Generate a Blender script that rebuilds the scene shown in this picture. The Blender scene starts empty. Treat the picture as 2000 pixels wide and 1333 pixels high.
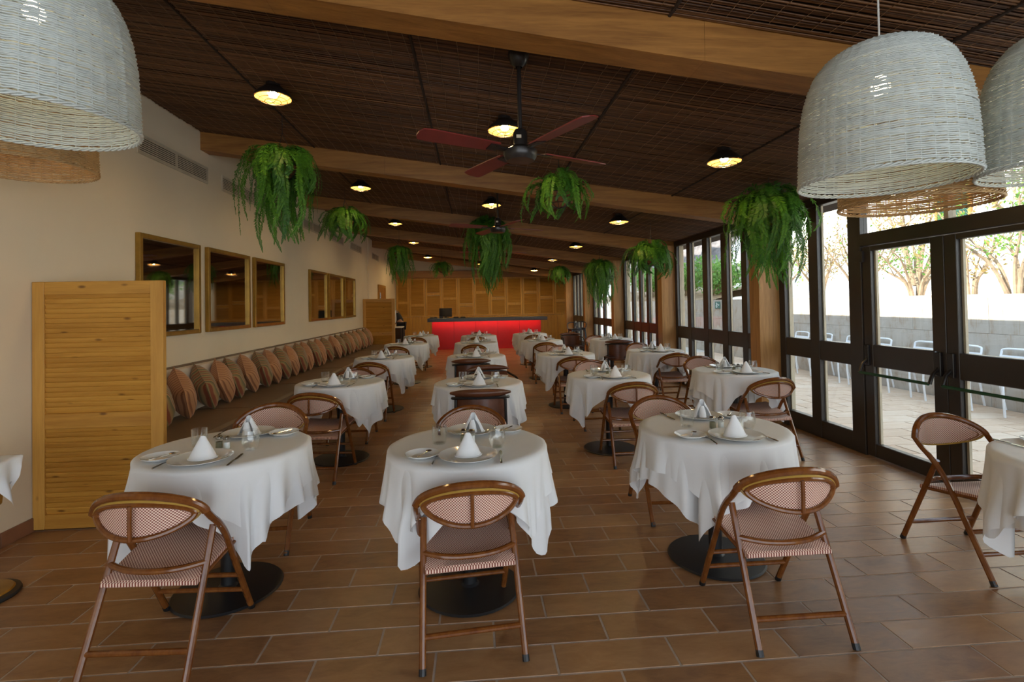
import bpy, bmesh, math, random
from math import sin, cos, pi, sqrt, radians, exp
from mathutils import Vector, Matrix, noise
random.seed(7)
SC = bpy.context.scene
COL = SC.collection

# ------------------------------------------------------------------ camera
F_PX, ROLL, PITCH, YAW, CY = 993.335, -0.0179050, -0.0164596, 0.0752093, 578.10
EYE = 1.5
cam_d = bpy.data.cameras.new('camera')
cam = bpy.data.objects.new('camera', cam_d)
COL.objects.link(cam)
right = Vector((cos(YAW), -sin(YAW), 0)); fwd0 = Vector((sin(YAW), cos(YAW), 0)); up0 = Vector((0, 0, 1))
fwd = fwd0 * cos(PITCH) - up0 * sin(PITCH)
up1 = fwd0 * sin(PITCH) + up0 * cos(PITCH)
Rv = right * cos(ROLL) + up1 * sin(ROLL)
Uv = up1 * cos(ROLL) - right * sin(ROLL)
cam.matrix_world = Matrix(((Rv.x, Uv.x, -fwd.x, 0), (Rv.y, Uv.y, -fwd.y, 0), (Rv.z, Uv.z, -fwd.z, EYE), (0, 0, 0, 1)))
cam_d.sensor_fit = 'HORIZONTAL'
cam_d.sensor_width = 36.0
cam_d.lens = 36.0 * F_PX / 2000.0
cam_d.shift_y = (CY - 666.5) / 2000.0
cam_d.clip_start = 0.05
cam_d.clip_end = 200
SC.camera = cam

# ------------------------------------------------------------------ light and exposure
w = bpy.data.worlds.new('sky'); SC.world = w; w.use_nodes = True
nt = w.node_tree; nt.nodes.clear()
o_ = nt.nodes.new('ShaderNodeOutputWorld'); b_ = nt.nodes.new('ShaderNodeBackground')
tc = nt.nodes.new('ShaderNodeTexCoord'); sp = nt.nodes.new('ShaderNodeSeparateXYZ'); rp = nt.nodes.new('ShaderNodeValToRGB')
nt.links.new(tc.outputs['Generated'], sp.inputs[0]); nt.links.new(sp.outputs['Z'], rp.inputs[0])
rp.color_ramp.elements[0].color = (0.88, 0.94, 1.0, 1); rp.color_ramp.elements[0].position = 0.0
rp.color_ramp.elements[1].color = (0.55, 0.75, 1.0, 1); rp.color_ramp.elements[1].position = 0.8
nt.links.new(rp.outputs[0], b_.inputs[0]); b_.inputs[1].default_value = 1.15
nt.links.new(b_.outputs[0], o_.inputs[0])
sun_d = bpy.data.lights.new('sun', 'SUN'); sun_d.energy = 4.5; sun_d.angle = 0.009; sun_d.color = (1.0, 0.94, 0.84)
sun = bpy.data.objects.new('sun', sun_d); COL.objects.link(sun)
sdir = Vector((0.866, 0.10, -0.5))            # sun low behind the building, shining towards +X
sun.rotation_euler = sdir.to_track_quat('-Z', 'Y').to_euler(); sun.location = (-20, -3, 15)
SC.view_settings.view_transform = 'Standard'; SC.view_settings.look = 'None'
SC.view_settings.exposure = 1.6; SC.view_settings.gamma = 1.0; SC.view_settings.use_curve_mapping = False
BULB = 115.0          # radiance of the ceiling lamp bulbs
try:
    SC.cycles.use_denoising = True
    SC.cycles.max_bounces = 10; SC.cycles.transparent_max_bounces = 16
    SC.cycles.sample_clamp_indirect = 6.0
except Exception:
    pass

# ------------------------------------------------------------------ materials
MATS = {}
def new_mat(name):
    m = bpy.data.materials.new(name); m.use_nodes = True
    MATS[name] = m
    return m, m.node_tree, m.node_tree.nodes['Principled BSDF']
def lk(nt, a, b): nt.links.new(a, b)
def mapping(nt, scale, coord='Object', rot=(0, 0, 0), loc=(0, 0, 0)):
    t = nt.nodes.new('ShaderNodeTexCoord'); mp = nt.nodes.new('ShaderNodeMapping')
    mp.inputs['Scale'].default_value = scale; mp.inputs['Rotation'].default_value = rot; mp.inputs['Location'].default_value = loc
    lk(nt, t.outputs[coord], mp.inputs[0]); return mp.outputs[0]
def ramp(nt, fac, stops):
    r = nt.nodes.new('ShaderNodeValToRGB'); e = r.color_ramp.elements
    while len(e) < len(stops): e.new(0.5)
    for i, (p, c) in enumerate(stops):
        e[i].position = p; e[i].color = (*c, 1)
    lk(nt, fac, r.inputs[0]); return r.outputs[0]
def noise_tex(nt, vec, scale, detail=4, rough=0.6, dist=0.0):
    n = nt.nodes.new('ShaderNodeTexNoise'); n.inputs['Scale'].default_value = scale
    n.inputs['Detail'].default_value = detail; n.inputs['Roughness'].default_value = rough; n.inputs['Distortion'].default_value = dist
    lk(nt, vec, n.inputs['Vector']); return n.outputs['Fac']
def bump(nt, fac, strength, dist, bsdf):
    b = nt.nodes.new('ShaderNodeBump'); b.inputs['Strength'].default_value = strength; b.inputs['Distance'].default_value = dist
    lk(nt, fac, b.inputs['Height']); lk(nt, b.outputs[0], bsdf.inputs['Normal'])
def mathn(nt, op, a, b=None):
    m = nt.nodes.new('ShaderNodeMath'); m.operation = op
    for i, v in enumerate((a, b)):
        if v is None: continue
        if isinstance(v, (int, float)): m.inputs[i].default_value = v
        else: lk(nt, v, m.inputs[i])
    return m.outputs[0]
def plain(name, col, rough=0.5, metal=0.0, var=0.12, vscale=6.0, bmp=0.0, bscale=40, spec=None, coat=0.0):
    m, nt, p = new_mat(name)
    v = mapping(nt, (1, 1, 1))
    f = noise_tex(nt, v, vscale)
    a = tuple(min(1, c * (1 - var)) for c in col); b = tuple(min(1, c * (1 + var)) for c in col)
    lk(nt, ramp(nt, f, [(0.3, a), (0.7, b)]), p.inputs['Base Color'])
    p.inputs['Roughness'].default_value = rough; p.inputs['Metallic'].default_value = metal
    if spec is not None: p.inputs['Specular IOR Level'].default_value = spec
    if coat: p.inputs['Coat Weight'].default_value = coat
    if bmp: bump(nt, noise_tex(nt, v, bscale), bmp, 0.01, p)
    return m
def wood(name, dark, light, axis='X', rough=0.45, scale=1.0, knots=0.0, island=False, seam=None):
    m, nt, p = new_mat(name)
    s = {'X': (0.6, 9, 9), 'Y': (9, 0.6, 9), 'Z': (9, 9, 0.6)}[axis]
    v = mapping(nt, tuple(k * scale for k in s))
    def off(vec, k):
        if not island: return vec
        oi = nt.nodes.new('ShaderNodeObjectInfo'); cx = nt.nodes.new('ShaderNodeCombineXYZ'); ad = nt.nodes.new('ShaderNodeVectorMath')
        for q in range(3): lk(nt, mathn(nt, 'MULTIPLY', oi.outputs['Random'], k * (q + 1.3)), cx.inputs[q])
        lk(nt, vec, ad.inputs[0]); lk(nt, cx.outputs[0], ad.inputs[1]); return ad.outputs[0]
    v = off(v, 41.0)
    f = noise_tex(nt, v, 2.2, 5, 0.6, 0.6)
    f2 = noise_tex(nt, v, 14.0, 3, 0.6, 0.2)
    mix = mathn(nt, 'ADD', mathn(nt, 'MULTIPLY', f, 0.72), mathn(nt, 'MULTIPLY', f2, 0.28))
    if island:
        oi = nt.nodes.new('ShaderNodeObjectInfo')
        g = nt.nodes.new('ShaderNodeNewGeometry')
        r = mathn(nt, 'ADD', mathn(nt, 'MULTIPLY', oi.outputs['Random'], 0.16), mathn(nt, 'MULTIPLY', g.outputs['Random Per Island'], 0.10))
        mix = mathn(nt, 'SUBTRACT', mathn(nt, 'ADD', mix, r), 0.12)
    col = ramp(nt, mix, [(0.32, dark), (0.66, light)])
    if knots:
        v2 = mapping(nt, {'X': (0.55, 1, 1.4), 'Y': (1, .55, 1.4), 'Z': (1.2, 1, .7)}[axis])
        vo = nt.nodes.new('ShaderNodeTexVoronoi'); vo.inputs['Scale'].default_value = 7.0; lk(nt, off(v2, 23.0), vo.inputs['Vector'])
        kf = ramp(nt, vo.outputs['Distance'], [(0.05, (1, 1, 1)), (0.13, (0, 0, 0))])
        mx = nt.nodes.new('ShaderNodeMixRGB'); mx.blend_type = 'MIX'
        lk(nt, mathn(nt, 'MULTIPLY', kf, knots), mx.inputs[0]); lk(nt, col, mx.inputs[1]); mx.inputs[2].default_value = (dark[0] * .3, dark[1] * .22, dark[2] * .2, 1)
        col = mx.outputs[0]
    lk(nt, col, p.inputs['Base Color']); p.inputs['Roughness'].default_value = rough
    bump(nt, f2, 0.12, 0.004, p)
    return m
def glassy(name, tint=(1, 1, 1), refl=0.08, rough=0.0, maxr=0.6):
    m = bpy.data.materials.new(name); m.use_nodes = True; nt = m.node_tree; nt.nodes.clear(); MATS[name] = m
    o = nt.nodes.new('ShaderNodeOutputMaterial'); t = nt.nodes.new('ShaderNodeBsdfTransparent'); g = nt.nodes.new('ShaderNodeBsdfGlossy')
    t.inputs[0].default_value = (*tint, 1); g.inputs['Roughness'].default_value = rough; g.inputs[0].default_value = (0.95, 0.97, 0.96, 1)
    lw = nt.nodes.new('ShaderNodeLayerWeight'); lw.inputs[0].default_value = 0.25
    f = mathn(nt, 'ADD', mathn(nt, 'MULTIPLY', lw.outputs['Facing'], maxr), refl * 0.4)
    f = mathn(nt, 'MULTIPLY', f, f) if False else mathn(nt, 'POWER', f, 1.6)
    mx = nt.nodes.new('ShaderNodeMixShader'); lk(nt, f, mx.inputs[0]); lk(nt, t.outputs[0], mx.inputs[1]); lk(nt, g.outputs[0], mx.inputs[2]); lk(nt, mx.outputs[0], o.inputs[0])
    return m
def emit(name, col, strength):
    m, nt, p = new_mat(name)
    p.inputs['Base Color'].default_value = (*col, 1); p.inputs['Emission Color'].default_value = (*col, 1); p.inputs['Emission Strength'].default_value = strength
    return m
def cane(name, plane, cell=0.0060):
    # woven plastic cane: cream and maroon strands, checkered
    m, nt, p = new_mat(name)
    rot = {'XY': (0, 0, 0), 'XZ': (radians(90), 0, 0)}[plane]
    v = mapping(nt, (1, 1, 1), rot=rot)
    s = nt.nodes.new('ShaderNodeSeparateXYZ'); lk(nt, v, s.inputs[0])
    fx = mathn(nt, 'SINE', mathn(nt, 'MULTIPLY', s.outputs['X'], pi / cell)); fy = mathn(nt, 'SINE', mathn(nt, 'MULTIPLY', s.outputs['Y'], pi / cell))
    f = mathn(nt, 'ADD', mathn(nt, 'MULTIPLY', mathn(nt, 'MULTIPLY', fx, fy), 0.5), 0.5)
    lk(nt, ramp(nt, f, [(0.40, (0.24, 0.055, 0.034)), (0.60, (0.90, 0.68, 0.54))]), p.inputs['Base Color'])
    p.inputs['Roughness'].default_value = 0.42
    bump(nt, f, 0.12, 0.001, p)
    return m
def striped(name, stops, freq, axis):
    m, nt, p = new_mat(name)
    v = mapping(nt, (1, 1, 1)); s = nt.nodes.new('ShaderNodeSeparateXYZ'); lk(nt, v, s.inputs[0])
    n = noise_tex(nt, v, 6.0, 2)
    x = mathn(nt, 'ADD', mathn(nt, 'MULTIPLY', s.outputs[axis], freq), mathn(nt, 'MULTIPLY', n, 0.12))
    f = mathn(nt, 'FRACT', x)
    r = nt.nodes.new('ShaderNodeValToRGB'); r.color_ramp.interpolation = 'LINEAR'
    e = r.color_ramp.elements
    while len(e) < len(stops): e.new(0.5)
    for i, (q, c) in enumerate(stops): e[i].position = q; e[i].color = (*c, 1)
    lk(nt, f, r.inputs[0]); lk(nt, r.outputs[0], p.inputs['Base Color'])
    p.inputs['Roughness'].default_value = 0.85; p.inputs['Sheen Weight'].default_value = 0.25
    bump(nt, noise_tex(nt, v, 160.0, 2), 0.25, 0.003, p)
    return m

M_wall = plain('cream_plaster', (0.80, 0.685, 0.50), 0.9, var=0.03, vscale=1.2, bmp=0.04, bscale=60)
M_white = plain('white_plaster', (0.80, 0.79, 0.76), 0.9, var=0.03, vscale=2, bmp=0.05, bscale=40)
M_grout = plain('grout', (0.44, 0.36, 0.30), 0.85, var=0.12, vscale=20, bmp=0.2, bscale=120)
def tile_mat(name, cols, rough):
    m, nt, p = new_mat(name)
    oi = nt.nodes.new('ShaderNodeObjectInfo'); g = nt.nodes.new('ShaderNodeNewGeometry')
    r = mathn(nt, 'FRACT', mathn(nt, 'ADD', oi.outputs['Random'], g.outputs['Random Per Island']))
    add = nt.nodes.new('ShaderNodeVectorMath'); add.operation = 'ADD'
    t = nt.nodes.new('ShaderNodeTexCoord'); cx = nt.nodes.new('ShaderNodeCombineXYZ'); lk(nt, mathn(nt, 'MULTIPLY', r, 37.0), cx.inputs[0]); lk(nt, mathn(nt, 'MULTIPLY', r, 19.0), cx.inputs[2])
    lk(nt, t.outputs['Object'], add.inputs[0]); lk(nt, cx.outputs[0], add.inputs[1])
    mp = nt.nodes.new('ShaderNodeMapping'); mp.inputs['Scale'].default_value = (2.2, 6, 1); lk(nt, add.outputs[0], mp.inputs[0])
    n1 = noise_tex(nt, mp.outputs[0], 2.2, 6, 0.65, 0.9); n2 = noise_tex(nt, mp.outputs[0], 9.0, 3, 0.6, 0.4)
    f = mathn(nt, 'ADD', mathn(nt, 'MULTIPLY', n1, 0.62), mathn(nt, 'ADD', mathn(nt, 'MULTIPLY', n2, 0.18), mathn(nt, 'MULTIPLY', r, 0.22)))
    lk(nt, ramp(nt, f, [(0.30, cols[0]), (0.5, cols[1]), (0.72, cols[2])]), p.inputs['Base Color'])
    lk(nt, mathn(nt, 'ADD', mathn(nt, 'MULTIPLY', n1, 0.25), rough - 0.12), p.inputs['Roughness'])
    bump(nt, n1, 0.18, 0.006, p)
    return m
M_tile = tile_mat('terracotta_tile', ((0.19, 0.086, 0.034), (0.315, 0.158, 0.066), (0.41, 0.228, 0.105)), 0.36)
M_tile_out = tile_mat('terrace_tile', ((0.46, 0.31, 0.20), (0.56, 0.40, 0.28), (0.62, 0.48, 0.36)), 0.7)
M_base_tile = plain('baseboard_tile', (0.26, 0.115, 0.055), 0.5, var=0.2, vscale=5)
M_beam = wood('beam_pine', (0.20, 0.078, 0.013), (0.43, 0.195, 0.042), 'X', 0.5)
M_post = wood('column_pine', (0.30, 0.135, 0.034), (0.52, 0.265, 0.082), 'Z', 0.5)
M_pine = wood('screen_pine', (0.42, 0.18, 0.022), (0.62, 0.31, 0.05), 'X', 0.45, 1.0, knots=0.85, island=True)
M_pine_v = wood('screen_pine_upright', (0.48, 0.22, 0.035), (0.65, 0.34, 0.065), 'Z', 0.45, 0.8, knots=0.6)
M_panel = wood('panel_pine', (0.42, 0.205, 0.032), (0.62, 0.335, 0.06), 'Z', 0.5, 1.0)
M_panel_d = wood('panel_slat_pine', (0.34, 0.155, 0.02), (0.52, 0.265, 0.042), 'X', 0.55, 1.0)
M_reed = None
def reed_mat():
    m, nt, p = new_mat('reed_cane')
    g = nt.nodes.new('ShaderNodeNewGeometry')
    v = mapping(nt, (1.5, 40, 40)); n = noise_tex(nt, v, 3.0, 3)
    f = mathn(nt, 'ADD', mathn(nt, 'MULTIPLY', g.outputs['Random Per Island'], 0.6), mathn(nt, 'MULTIPLY', n, 0.4))
    lk(nt, ramp(nt, f, [(0.15, (0.050, 0.019, 0.006)), (0.5, (0.105, 0.043, 0.014)), (0.9, (0.21, 0.092, 0.031))]), p.inputs['Base Color'])
    p.inputs['Roughness'].default_value = 0.45
    return m
M_reed = reed_mat()
M_dark = plain('dark_board', (0.03, 0.016, 0.009), 0.9)
M_wire = plain('binding_wire', (0.40, 0.25, 0.14), 0.5, 0.4)
M_frame = plain('bronze_aluminium', (0.030, 0.022, 0.017), 0.38, 0.0, var=0.1, spec=0.6)
M_jamb = plain('pale_jamb', (0.50, 0.42, 0.30), 0.6)
M_pane = glassy('window_glass', (0.97, 0.985, 0.975), 0.10, 0.0, 0.45)
M_drink = glassy('drinking_glass', (0.985, 0.99, 0.99), 0.32, 0.0, 0.85)
M_rattan = None
def rattan_mat():
    m, nt, p = new_mat('lacquered_bamboo_tube')
    v = mapping(nt, (14, 14, 5.0)); n = noise_tex(nt, v, 1.6, 5, 0.7, 0.2)
    lk(nt, ramp(nt, n, [(0.30, (0.125, 0.036, 0.008)), (0.52, (0.185, 0.060, 0.013)), (0.75, (0.25, 0.092, 0.020))]), p.inputs['Base Color'])
    p.inputs['Roughness'].default_value = 0.15; p.inputs['Specular IOR Level'].default_value = 0.5
    return m
M_rattan = rattan_mat()
M_gold = plain('gold_band', (0.42, 0.25, 0.045), 0.35)
M_cane_seat = cane('cane_seat', 'XY')
M_cane_back = cane('cane_back', 'XZ')
M_cloth = None
def cloth_mat(name, col, tr=0.18):
    m = bpy.data.materials.new(name); m.use_nodes = True; nt = m.node_tree; nt.nodes.clear(); MATS[name] = m
    o = nt.nodes.new('ShaderNodeOutputMaterial'); d = nt.nodes.new('ShaderNodeBsdfDiffuse'); t = nt.nodes.new('ShaderNodeBsdfTranslucent')
    v = mapping(nt, (1, 1, 1)); n = noise_tex(nt, v, 7.0, 3)
    c = ramp(nt, n, [(0.3, tuple(k * 0.97 for k in col)), (0.7, col)])
    lk(nt, c, d.inputs[0]); lk(nt, c, t.inputs[0])
    b = nt.nodes.new('ShaderNodeBump'); b.inputs['Strength'].default_value = 0.10; b.inputs['Distance'].default_value = 0.004
    lk(nt, noise_tex(nt, v, 30.0, 3), b.inputs['Height']); lk(nt, b.outputs[0], d.inputs['Normal'])
    mx = nt.nodes.new('ShaderNodeMixShader'); mx.inputs[0].default_value = tr
    lk(nt, d.outputs[0], mx.inputs[1]); lk(nt, t.outputs[0], mx.inputs[2]); lk(nt, mx.outputs[0], o.inputs[0])
    return m
M_cloth = cloth_mat('white_linen', (0.89, 0.89, 0.885))
M_napkin = cloth_mat('napkin_linen', (0.88, 0.89, 0.90), 0.12)
M_china = plain('white_china', (0.80, 0.80, 0.77), 0.12, var=0.01, coat=0.6)
M_steel = plain('cutlery_steel', (0.55, 0.54, 0.52), 0.16, 1.0, var=0.03)
M_black = plain('black_metal', (0.012, 0.012, 0.013), 0.42, var=0.1)
M_blackgloss = plain('black_enamel', (0.018, 0.015, 0.014), 0.30, var=0.1)
M_leather = plain('brown_leather', (0.115, 0.038, 0.016), 0.32, var=0.35, vscale=5, bmp=0.12, bscale=90)
M_leather_d = plain('dark_brown_leather', (0.050, 0.017, 0.010), 0.30, var=0.3, vscale=5, bmp=0.1, bscale=90)
M_vinyl = plain('taupe_seat_vinyl', (0.20, 0.135, 0.085), 0.5, var=0.08, vscale=3)
M_cream_vinyl = plain('cream_back_vinyl', (0.68, 0.60, 0.50), 0.42, var=0.04, vscale=3)
OL = (0.27, 0.20, 0.075); RD = (0.27, 0.062, 0.018); TN = (0.44, 0.26, 0.10); GR = (0.15, 0.125, 0.05)
M_str = striped('striped_olive_fabric', [(0.0, OL), (0.16, OL), (0.20, RD), (0.30, RD), (0.34, TN), (0.46, OL), (0.58, GR), (0.66, GR), (0.70, TN), (0.80, TN), (0.84, RD), (0.90, RD), (0.94, OL)], 9.5, 'Z')
PE = (0.56, 0.27, 0.115); PD = (0.29, 0.105, 0.035)
M_pch = striped('pinstriped_peach_fabric', [(0.0, PE), (0.55, PE), (0.70, PD), (0.86, PD), (0.97, PE)], 34.0, 'Z')
M_mirror = None
def mirror_mat():
    m, nt, p = new_mat('smoked_mirror')
    p.inputs['Base Color'].default_value = (0.42, 0.38, 0.33, 1); p.inputs['Metallic'].default_value = 1.0; p.inputs['Roughness'].default_value = 0.03
    return m
M_mirror = mirror_mat()
M_brass = plain('gilt_frame', (0.36, 0.205, 0.035), 0.30, 0.6, var=0.2, vscale=8)
M_wick_w = plain('white_wicker', (0.60, 0.645, 0.615), 0.6, var=0.10, vscale=12)
M_wick_n = plain('natural_wicker', (0.50, 0.32, 0.14), 0.55, var=0.2, vscale=12)
M_cord = plain('white_cord', (0.7, 0.7, 0.66), 0.5)
M_bulb_p = emit('pendant_bulb', (1.0, 0.76, 0.45), 11.0)
M_bulb = emit('ceiling_bulb', (1.0, 0.70, 0.32), BULB)
M_bulb_far = emit('far_ceiling_bulb', (1.0, 0.70, 0.32), BULB * 3.0)
M_bowl = plain('yellow_reflector', (0.42, 0.23, 0.065), 0.4, var=0.05)
M_blade = plain('dark_red_blade', (0.20, 0.026, 0.022), 0.38, var=0.2, vscale=5)
M_red = plain('red_lacquer', (0.50, 0.010, 0.010), 0.30, var=0.04)
M_led = emit('red_led', (1.0, 0.03, 0.006), 7.0)
M_counter = plain('grey_stone_counter', (0.075, 0.072, 0.078), 0.35, var=0.2, vscale=20)
M_screen = plain('dark_screen', (0.012, 0.016, 0.024), 0.15)
M_vent = plain('vent_cream', (0.60, 0.52, 0.38), 0.6)
M_ventdark = plain('vent_shade', (0.022, 0.017, 0.012), 0.9)
M_concrete = plain('grey_concrete', (0.46, 0.425, 0.375), 0.9, var=0.16, vscale=2.2, bmp=0.2, bscale=25)
def stone_mat():
    m, nt, p = new_mat('stained_stone')
    n1 = noise_tex(nt, mapping(nt, (1, 3.2, 0.35)), 1.6, 5, 0.7); n2 = noise_tex(nt, mapping(nt, (1, 1, 1)), 5.0, 4)
    f = mathn(nt, 'ADD', mathn(nt, 'MULTIPLY', n1, .7), mathn(nt, 'MULTIPLY', n2, .3))
    lk(nt, ramp(nt, f, [(0.36, (0.34, 0.22, 0.12)), (0.47, (0.47, 0.42, 0.36)), (0.7, (0.55, 0.51, 0.46))]), p.inputs['Base Color'])
    p.inputs['Roughness'].default_value = .9; bump(nt, n2, .3, .02, p); return m
M_stone = stone_mat()
M_sand = plain('pale_bank', (0.80, 0.74, 0.66), 0.95, var=0.08, vscale=2, bmp=0.3, bscale=9)
M_rock = plain('lava_rock', (0.16, 0.14, 0.135), 0.95, var=0.5, vscale=3.5, bmp=0.8, bscale=6)
M_soil = plain('dry_soil', (0.30, 0.21, 0.13), 0.95, var=0.3, vscale=4, bmp=0.4, bscale=20)
M_bark = plain('pale_bark', (0.30, 0.215, 0.14), 0.9, var=0.3, vscale=9, bmp=0.4, bscale=30)
M_whitem = plain('white_powder_coat', (0.82, 0.84, 0.87), 0.35, var=0.02)
M_green = plain('green_push_bar', (0.012, 0.075, 0.035), 0.35)
M_shutter = plain('dark_green_shutter', (0.010, 0.055, 0.040), 0.5)
M_sign = plain('sign_green', (0.0, 0.12, 0.10), 0.5, var=0.02)
M_signw = plain('sign_white', (0.85, 0.9, 0.88), 0.5, var=0.02)
M_coir = plain('coir_liner', (0.26, 0.105, 0.040), 0.95, var=0.3, vscale=14, bmp=0.5, bscale=60)
M_skin = plain('skin', (0.42, 0.22, 0.14), 0.5)
M_shirt = plain('white_shirt', (0.66, 0.66, 0.68), 0.8)
M_navy = plain('dark_vest', (0.012, 0.014, 0.022), 0.7)
M_hair = plain('dark_hair', (0.015, 0.010, 0.008), 0.5)
M_stool = plain('gunmetal_stool', (0.065, 0.068, 0.075), 0.35, 0.6)
def leaf_mat(name, a, b, c, tr=0.35):
    m = bpy.data.materials.new(name); m.use_nodes = True; nt = m.node_tree; nt.nodes.clear(); MATS[name] = m
    o = nt.nodes.new('ShaderNodeOutputMaterial'); p = nt.nodes.new('ShaderNodeBsdfPrincipled'); t = nt.nodes.new('ShaderNodeBsdfTranslucent')
    g = nt.nodes.new('ShaderNodeNewGeometry'); oi = nt.nodes.new('ShaderNodeObjectInfo')
    f = mathn(nt, 'ADD', mathn(nt, 'MULTIPLY', g.outputs['Random Per Island'], 0.45), mathn(nt, 'MULTIPLY', oi.outputs['Random'], 0.55))
    col = ramp(nt, f, [(0.1, a), (0.5, b), (0.9, c)])
    lk(nt, col, p.inputs['Base Color']); p.inputs['Roughness'].default_value = 0.5; lk(nt, col, t.inputs[0])
    mx = nt.nodes.new('ShaderNodeMixShader'); mx.inputs[0].default_value = tr
    lk(nt, p.outputs[0], mx.inputs[1]); lk(nt, t.outputs[0], mx.inputs[2]); lk(nt, mx.outputs[0], o.inputs[0])
    return m
M_fern = leaf_mat('fern_leaflets', (0.030, 0.12, 0.012), (0.065, 0.22, 0.018), (0.14, 0.36, 0.03))
M_leaf = leaf_mat('shrub_leaves', (0.07, 0.17, 0.03), (0.16, 0.33, 0.05), (0.34, 0.40, 0.10))
M_leaf_dry = leaf_mat('dry_leaves', (0.20, 0.18, 0.06), (0.40, 0.28, 0.10), (0.16, 0.26, 0.06))
M_grass = leaf_mat('slope_greens', (0.05, 0.16, 0.03), (0.12, 0.28, 0.05), (0.25, 0.38, 0.09))

# ------------------------------------------------------------------ mesh helpers
class MB:
    def __init__(s): s.v = []; s.f = []
    def quad_strip(s, rings, closed_u=True, cap=False):
        b = len(s.v); n = len(rings[0])
        for r in rings: s.v.extend([tuple(p) for p in r])
        for i in range(len(rings) - 1):
            for j in range(n if closed_u else n - 1):
                j2 = (j + 1) % n
                s.f.append((b + i * n + j, b + i * n + j2, b + (i + 1) * n + j2, b + (i + 1) * n + j))
        if cap:
            s.f.append(tuple(b + j for j in range(n))[::-1])
            s.f.append(tuple(b + (len(rings) - 1) * n + j for j in range(n)))
    def box(s, c, d, rot=None, ch=0.0):
        hx, hy, hz = d[0] / 2, d[1] / 2, d[2] / 2
        M = rot if rot is not None else Matrix.Identity(3)
        C = Vector(c)
        if ch <= 0:
            b = len(s.v)
            for x in (-hx, hx):
                for y in (-hy, hy):
                    for z in (-hz, hz): s.v.append(tuple(C + M @ Vector((x, y, z))))
            for q in ((0, 1, 3, 2), (4, 6, 7, 5), (0, 4, 5, 1), (2, 3, 7, 6), (0, 2, 6, 4), (1, 5, 7, 3)): s.f.append(tuple(b + k for k in q))
        else:
            rings = []
            for z, k in ((-hz, ch), (-hz + ch, 0), (hz - ch, 0), (hz, ch)):
                X, Y = hx - k, hy - k; e = ch * 0.6
                rings.append([C + M @ Vector(p) for p in ((X - e, -Y, z), (X, -Y + e, z), (X, Y - e, z), (X - e, Y, z), (-X + e, Y, z), (-X, Y - e, z), (-X, -Y + e, z), (-X + e, -Y, z))])
            s.quad_strip(rings, True, True)
        return s
    def b2(s, x0, x1, y0, y1, z0, z1, ch=0.0):
        return s.box(((x0 + x1) / 2, (y0 + y1) / 2, (z0 + z1) / 2), (abs(x1 - x0), abs(y1 - y0), abs(z1 - z0)), None, ch)
    def tube(s, pts, r, n=8, closed=False, cap=True):
        P = [Vector(p) for p in pts]; N = len(P)
        R = r if isinstance(r, (list, tuple)) else [r] * N
        T = []
        for i in range(N):
            if closed: t = P[(i + 1) % N] - P[i - 1]
            else: t = P[min(i + 1, N - 1)] - P[max(i - 1, 0)]
            T.append(t.normalized() if t.length > 1e-9 else Vector((0, 0, 1)))
        u = T[0].orthogonal().normalized(); rings = []
        for i in range(N):
            if i: u = (u - T[i] * u.dot(T[i])); u = u.normalized() if u.length > 1e-6 else T[i].orthogonal().normalized()
            w_ = T[i].cross(u)
            rings.append([P[i] + (u * cos(2 * pi * k / n) + w_ * sin(2 * pi * k / n)) * R[i] for k in range(n)])
        if closed: rings.append(rings[0])
        s.quad_strip(rings, True, cap and not closed)
        return s
    def lathe(s, prof, n=24, c=(0, 0, 0), cap=False):
        rings = [[(c[0] + r * cos(2 * pi * k / n), c[1] + r * sin(2 * pi * k / n), c[2] + z) for k in range(n)] for r, z in prof]
        s.quad_strip(rings, True, cap); return s
    def grid(s, fn, nu, nv):
        rings = [[fn(i / nu, j / nv) for j in range(nv + 1)] for i in range(nu + 1)]
        s.quad_strip(rings, False); return s
    def poly_prism(s, pts, z0, z1):
        b = len(s.v); n = len(pts)
        for z in (z0, z1):
            for x, y in pts: s.v.append((x, y, z))
        s.f.append(tuple(range(b, b + n))[::-1]); s.f.append(tuple(range(b + n, b + 2 * n)))
        for i in range(n): s.f.append((b + i, b + (i + 1) % n, b + n + (i + 1) % n, b + n + i))
        return s
    def xf(s, M):
        s.v = [tuple(M @ Vector(p)) for p in s.v]; return s
    def mesh(s, name, mat, smooth=35):
        me = bpy.data.meshes.new(name)
        me.from_pydata(s.v, [], s.f); me.update()
        if mat is not None: me.materials.append(mat)
        if smooth:
            me.polygons.foreach_set('use_smooth', [True] * len(me.polygons))
            if smooth < 180: me.set_sharp_from_angle(angle=radians(smooth))
        return me
def link(name, me, parent=None, loc=None, rot=None, scale=None):
    o = bpy.data.objects.new(name, me); COL.objects.link(o)
    if parent is not None: o.parent = parent
    if loc is not None: o.location = loc
    if rot is not None: o.rotation_euler = rot
    if scale is not None: o.scale = scale
    return o
def obj(name, mb, mat, parent=None, loc=None, rot=None, smooth=35): return link(name, mb.mesh(name, mat, smooth), parent, loc, rot)
def tag(o, label, cat, group=None):
    o['label'] = label; o['category'] = cat
    if group: o['group'] = group
    return o
def thing(name, label, cat, loc=(0, 0, 0), rz=0.0, group=None):
    o = link(name, None, None, loc, (0, 0, rz)); o.empty_display_size = 0.1
    return tag(o, label, cat, group)
def struct(name, mb, mat, parent=None, smooth=35, loc=None):
    o = obj(name, mb, mat, parent, loc, None, smooth)
    if parent is None: o['kind'] = 'structure'
    return o
def sroot(name, loc=(0, 0, 0)):
    o = link(name, None, None, loc); o['kind'] = 'structure'; return o
def stuff(o): o['kind'] = 'stuff'; return o
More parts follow.
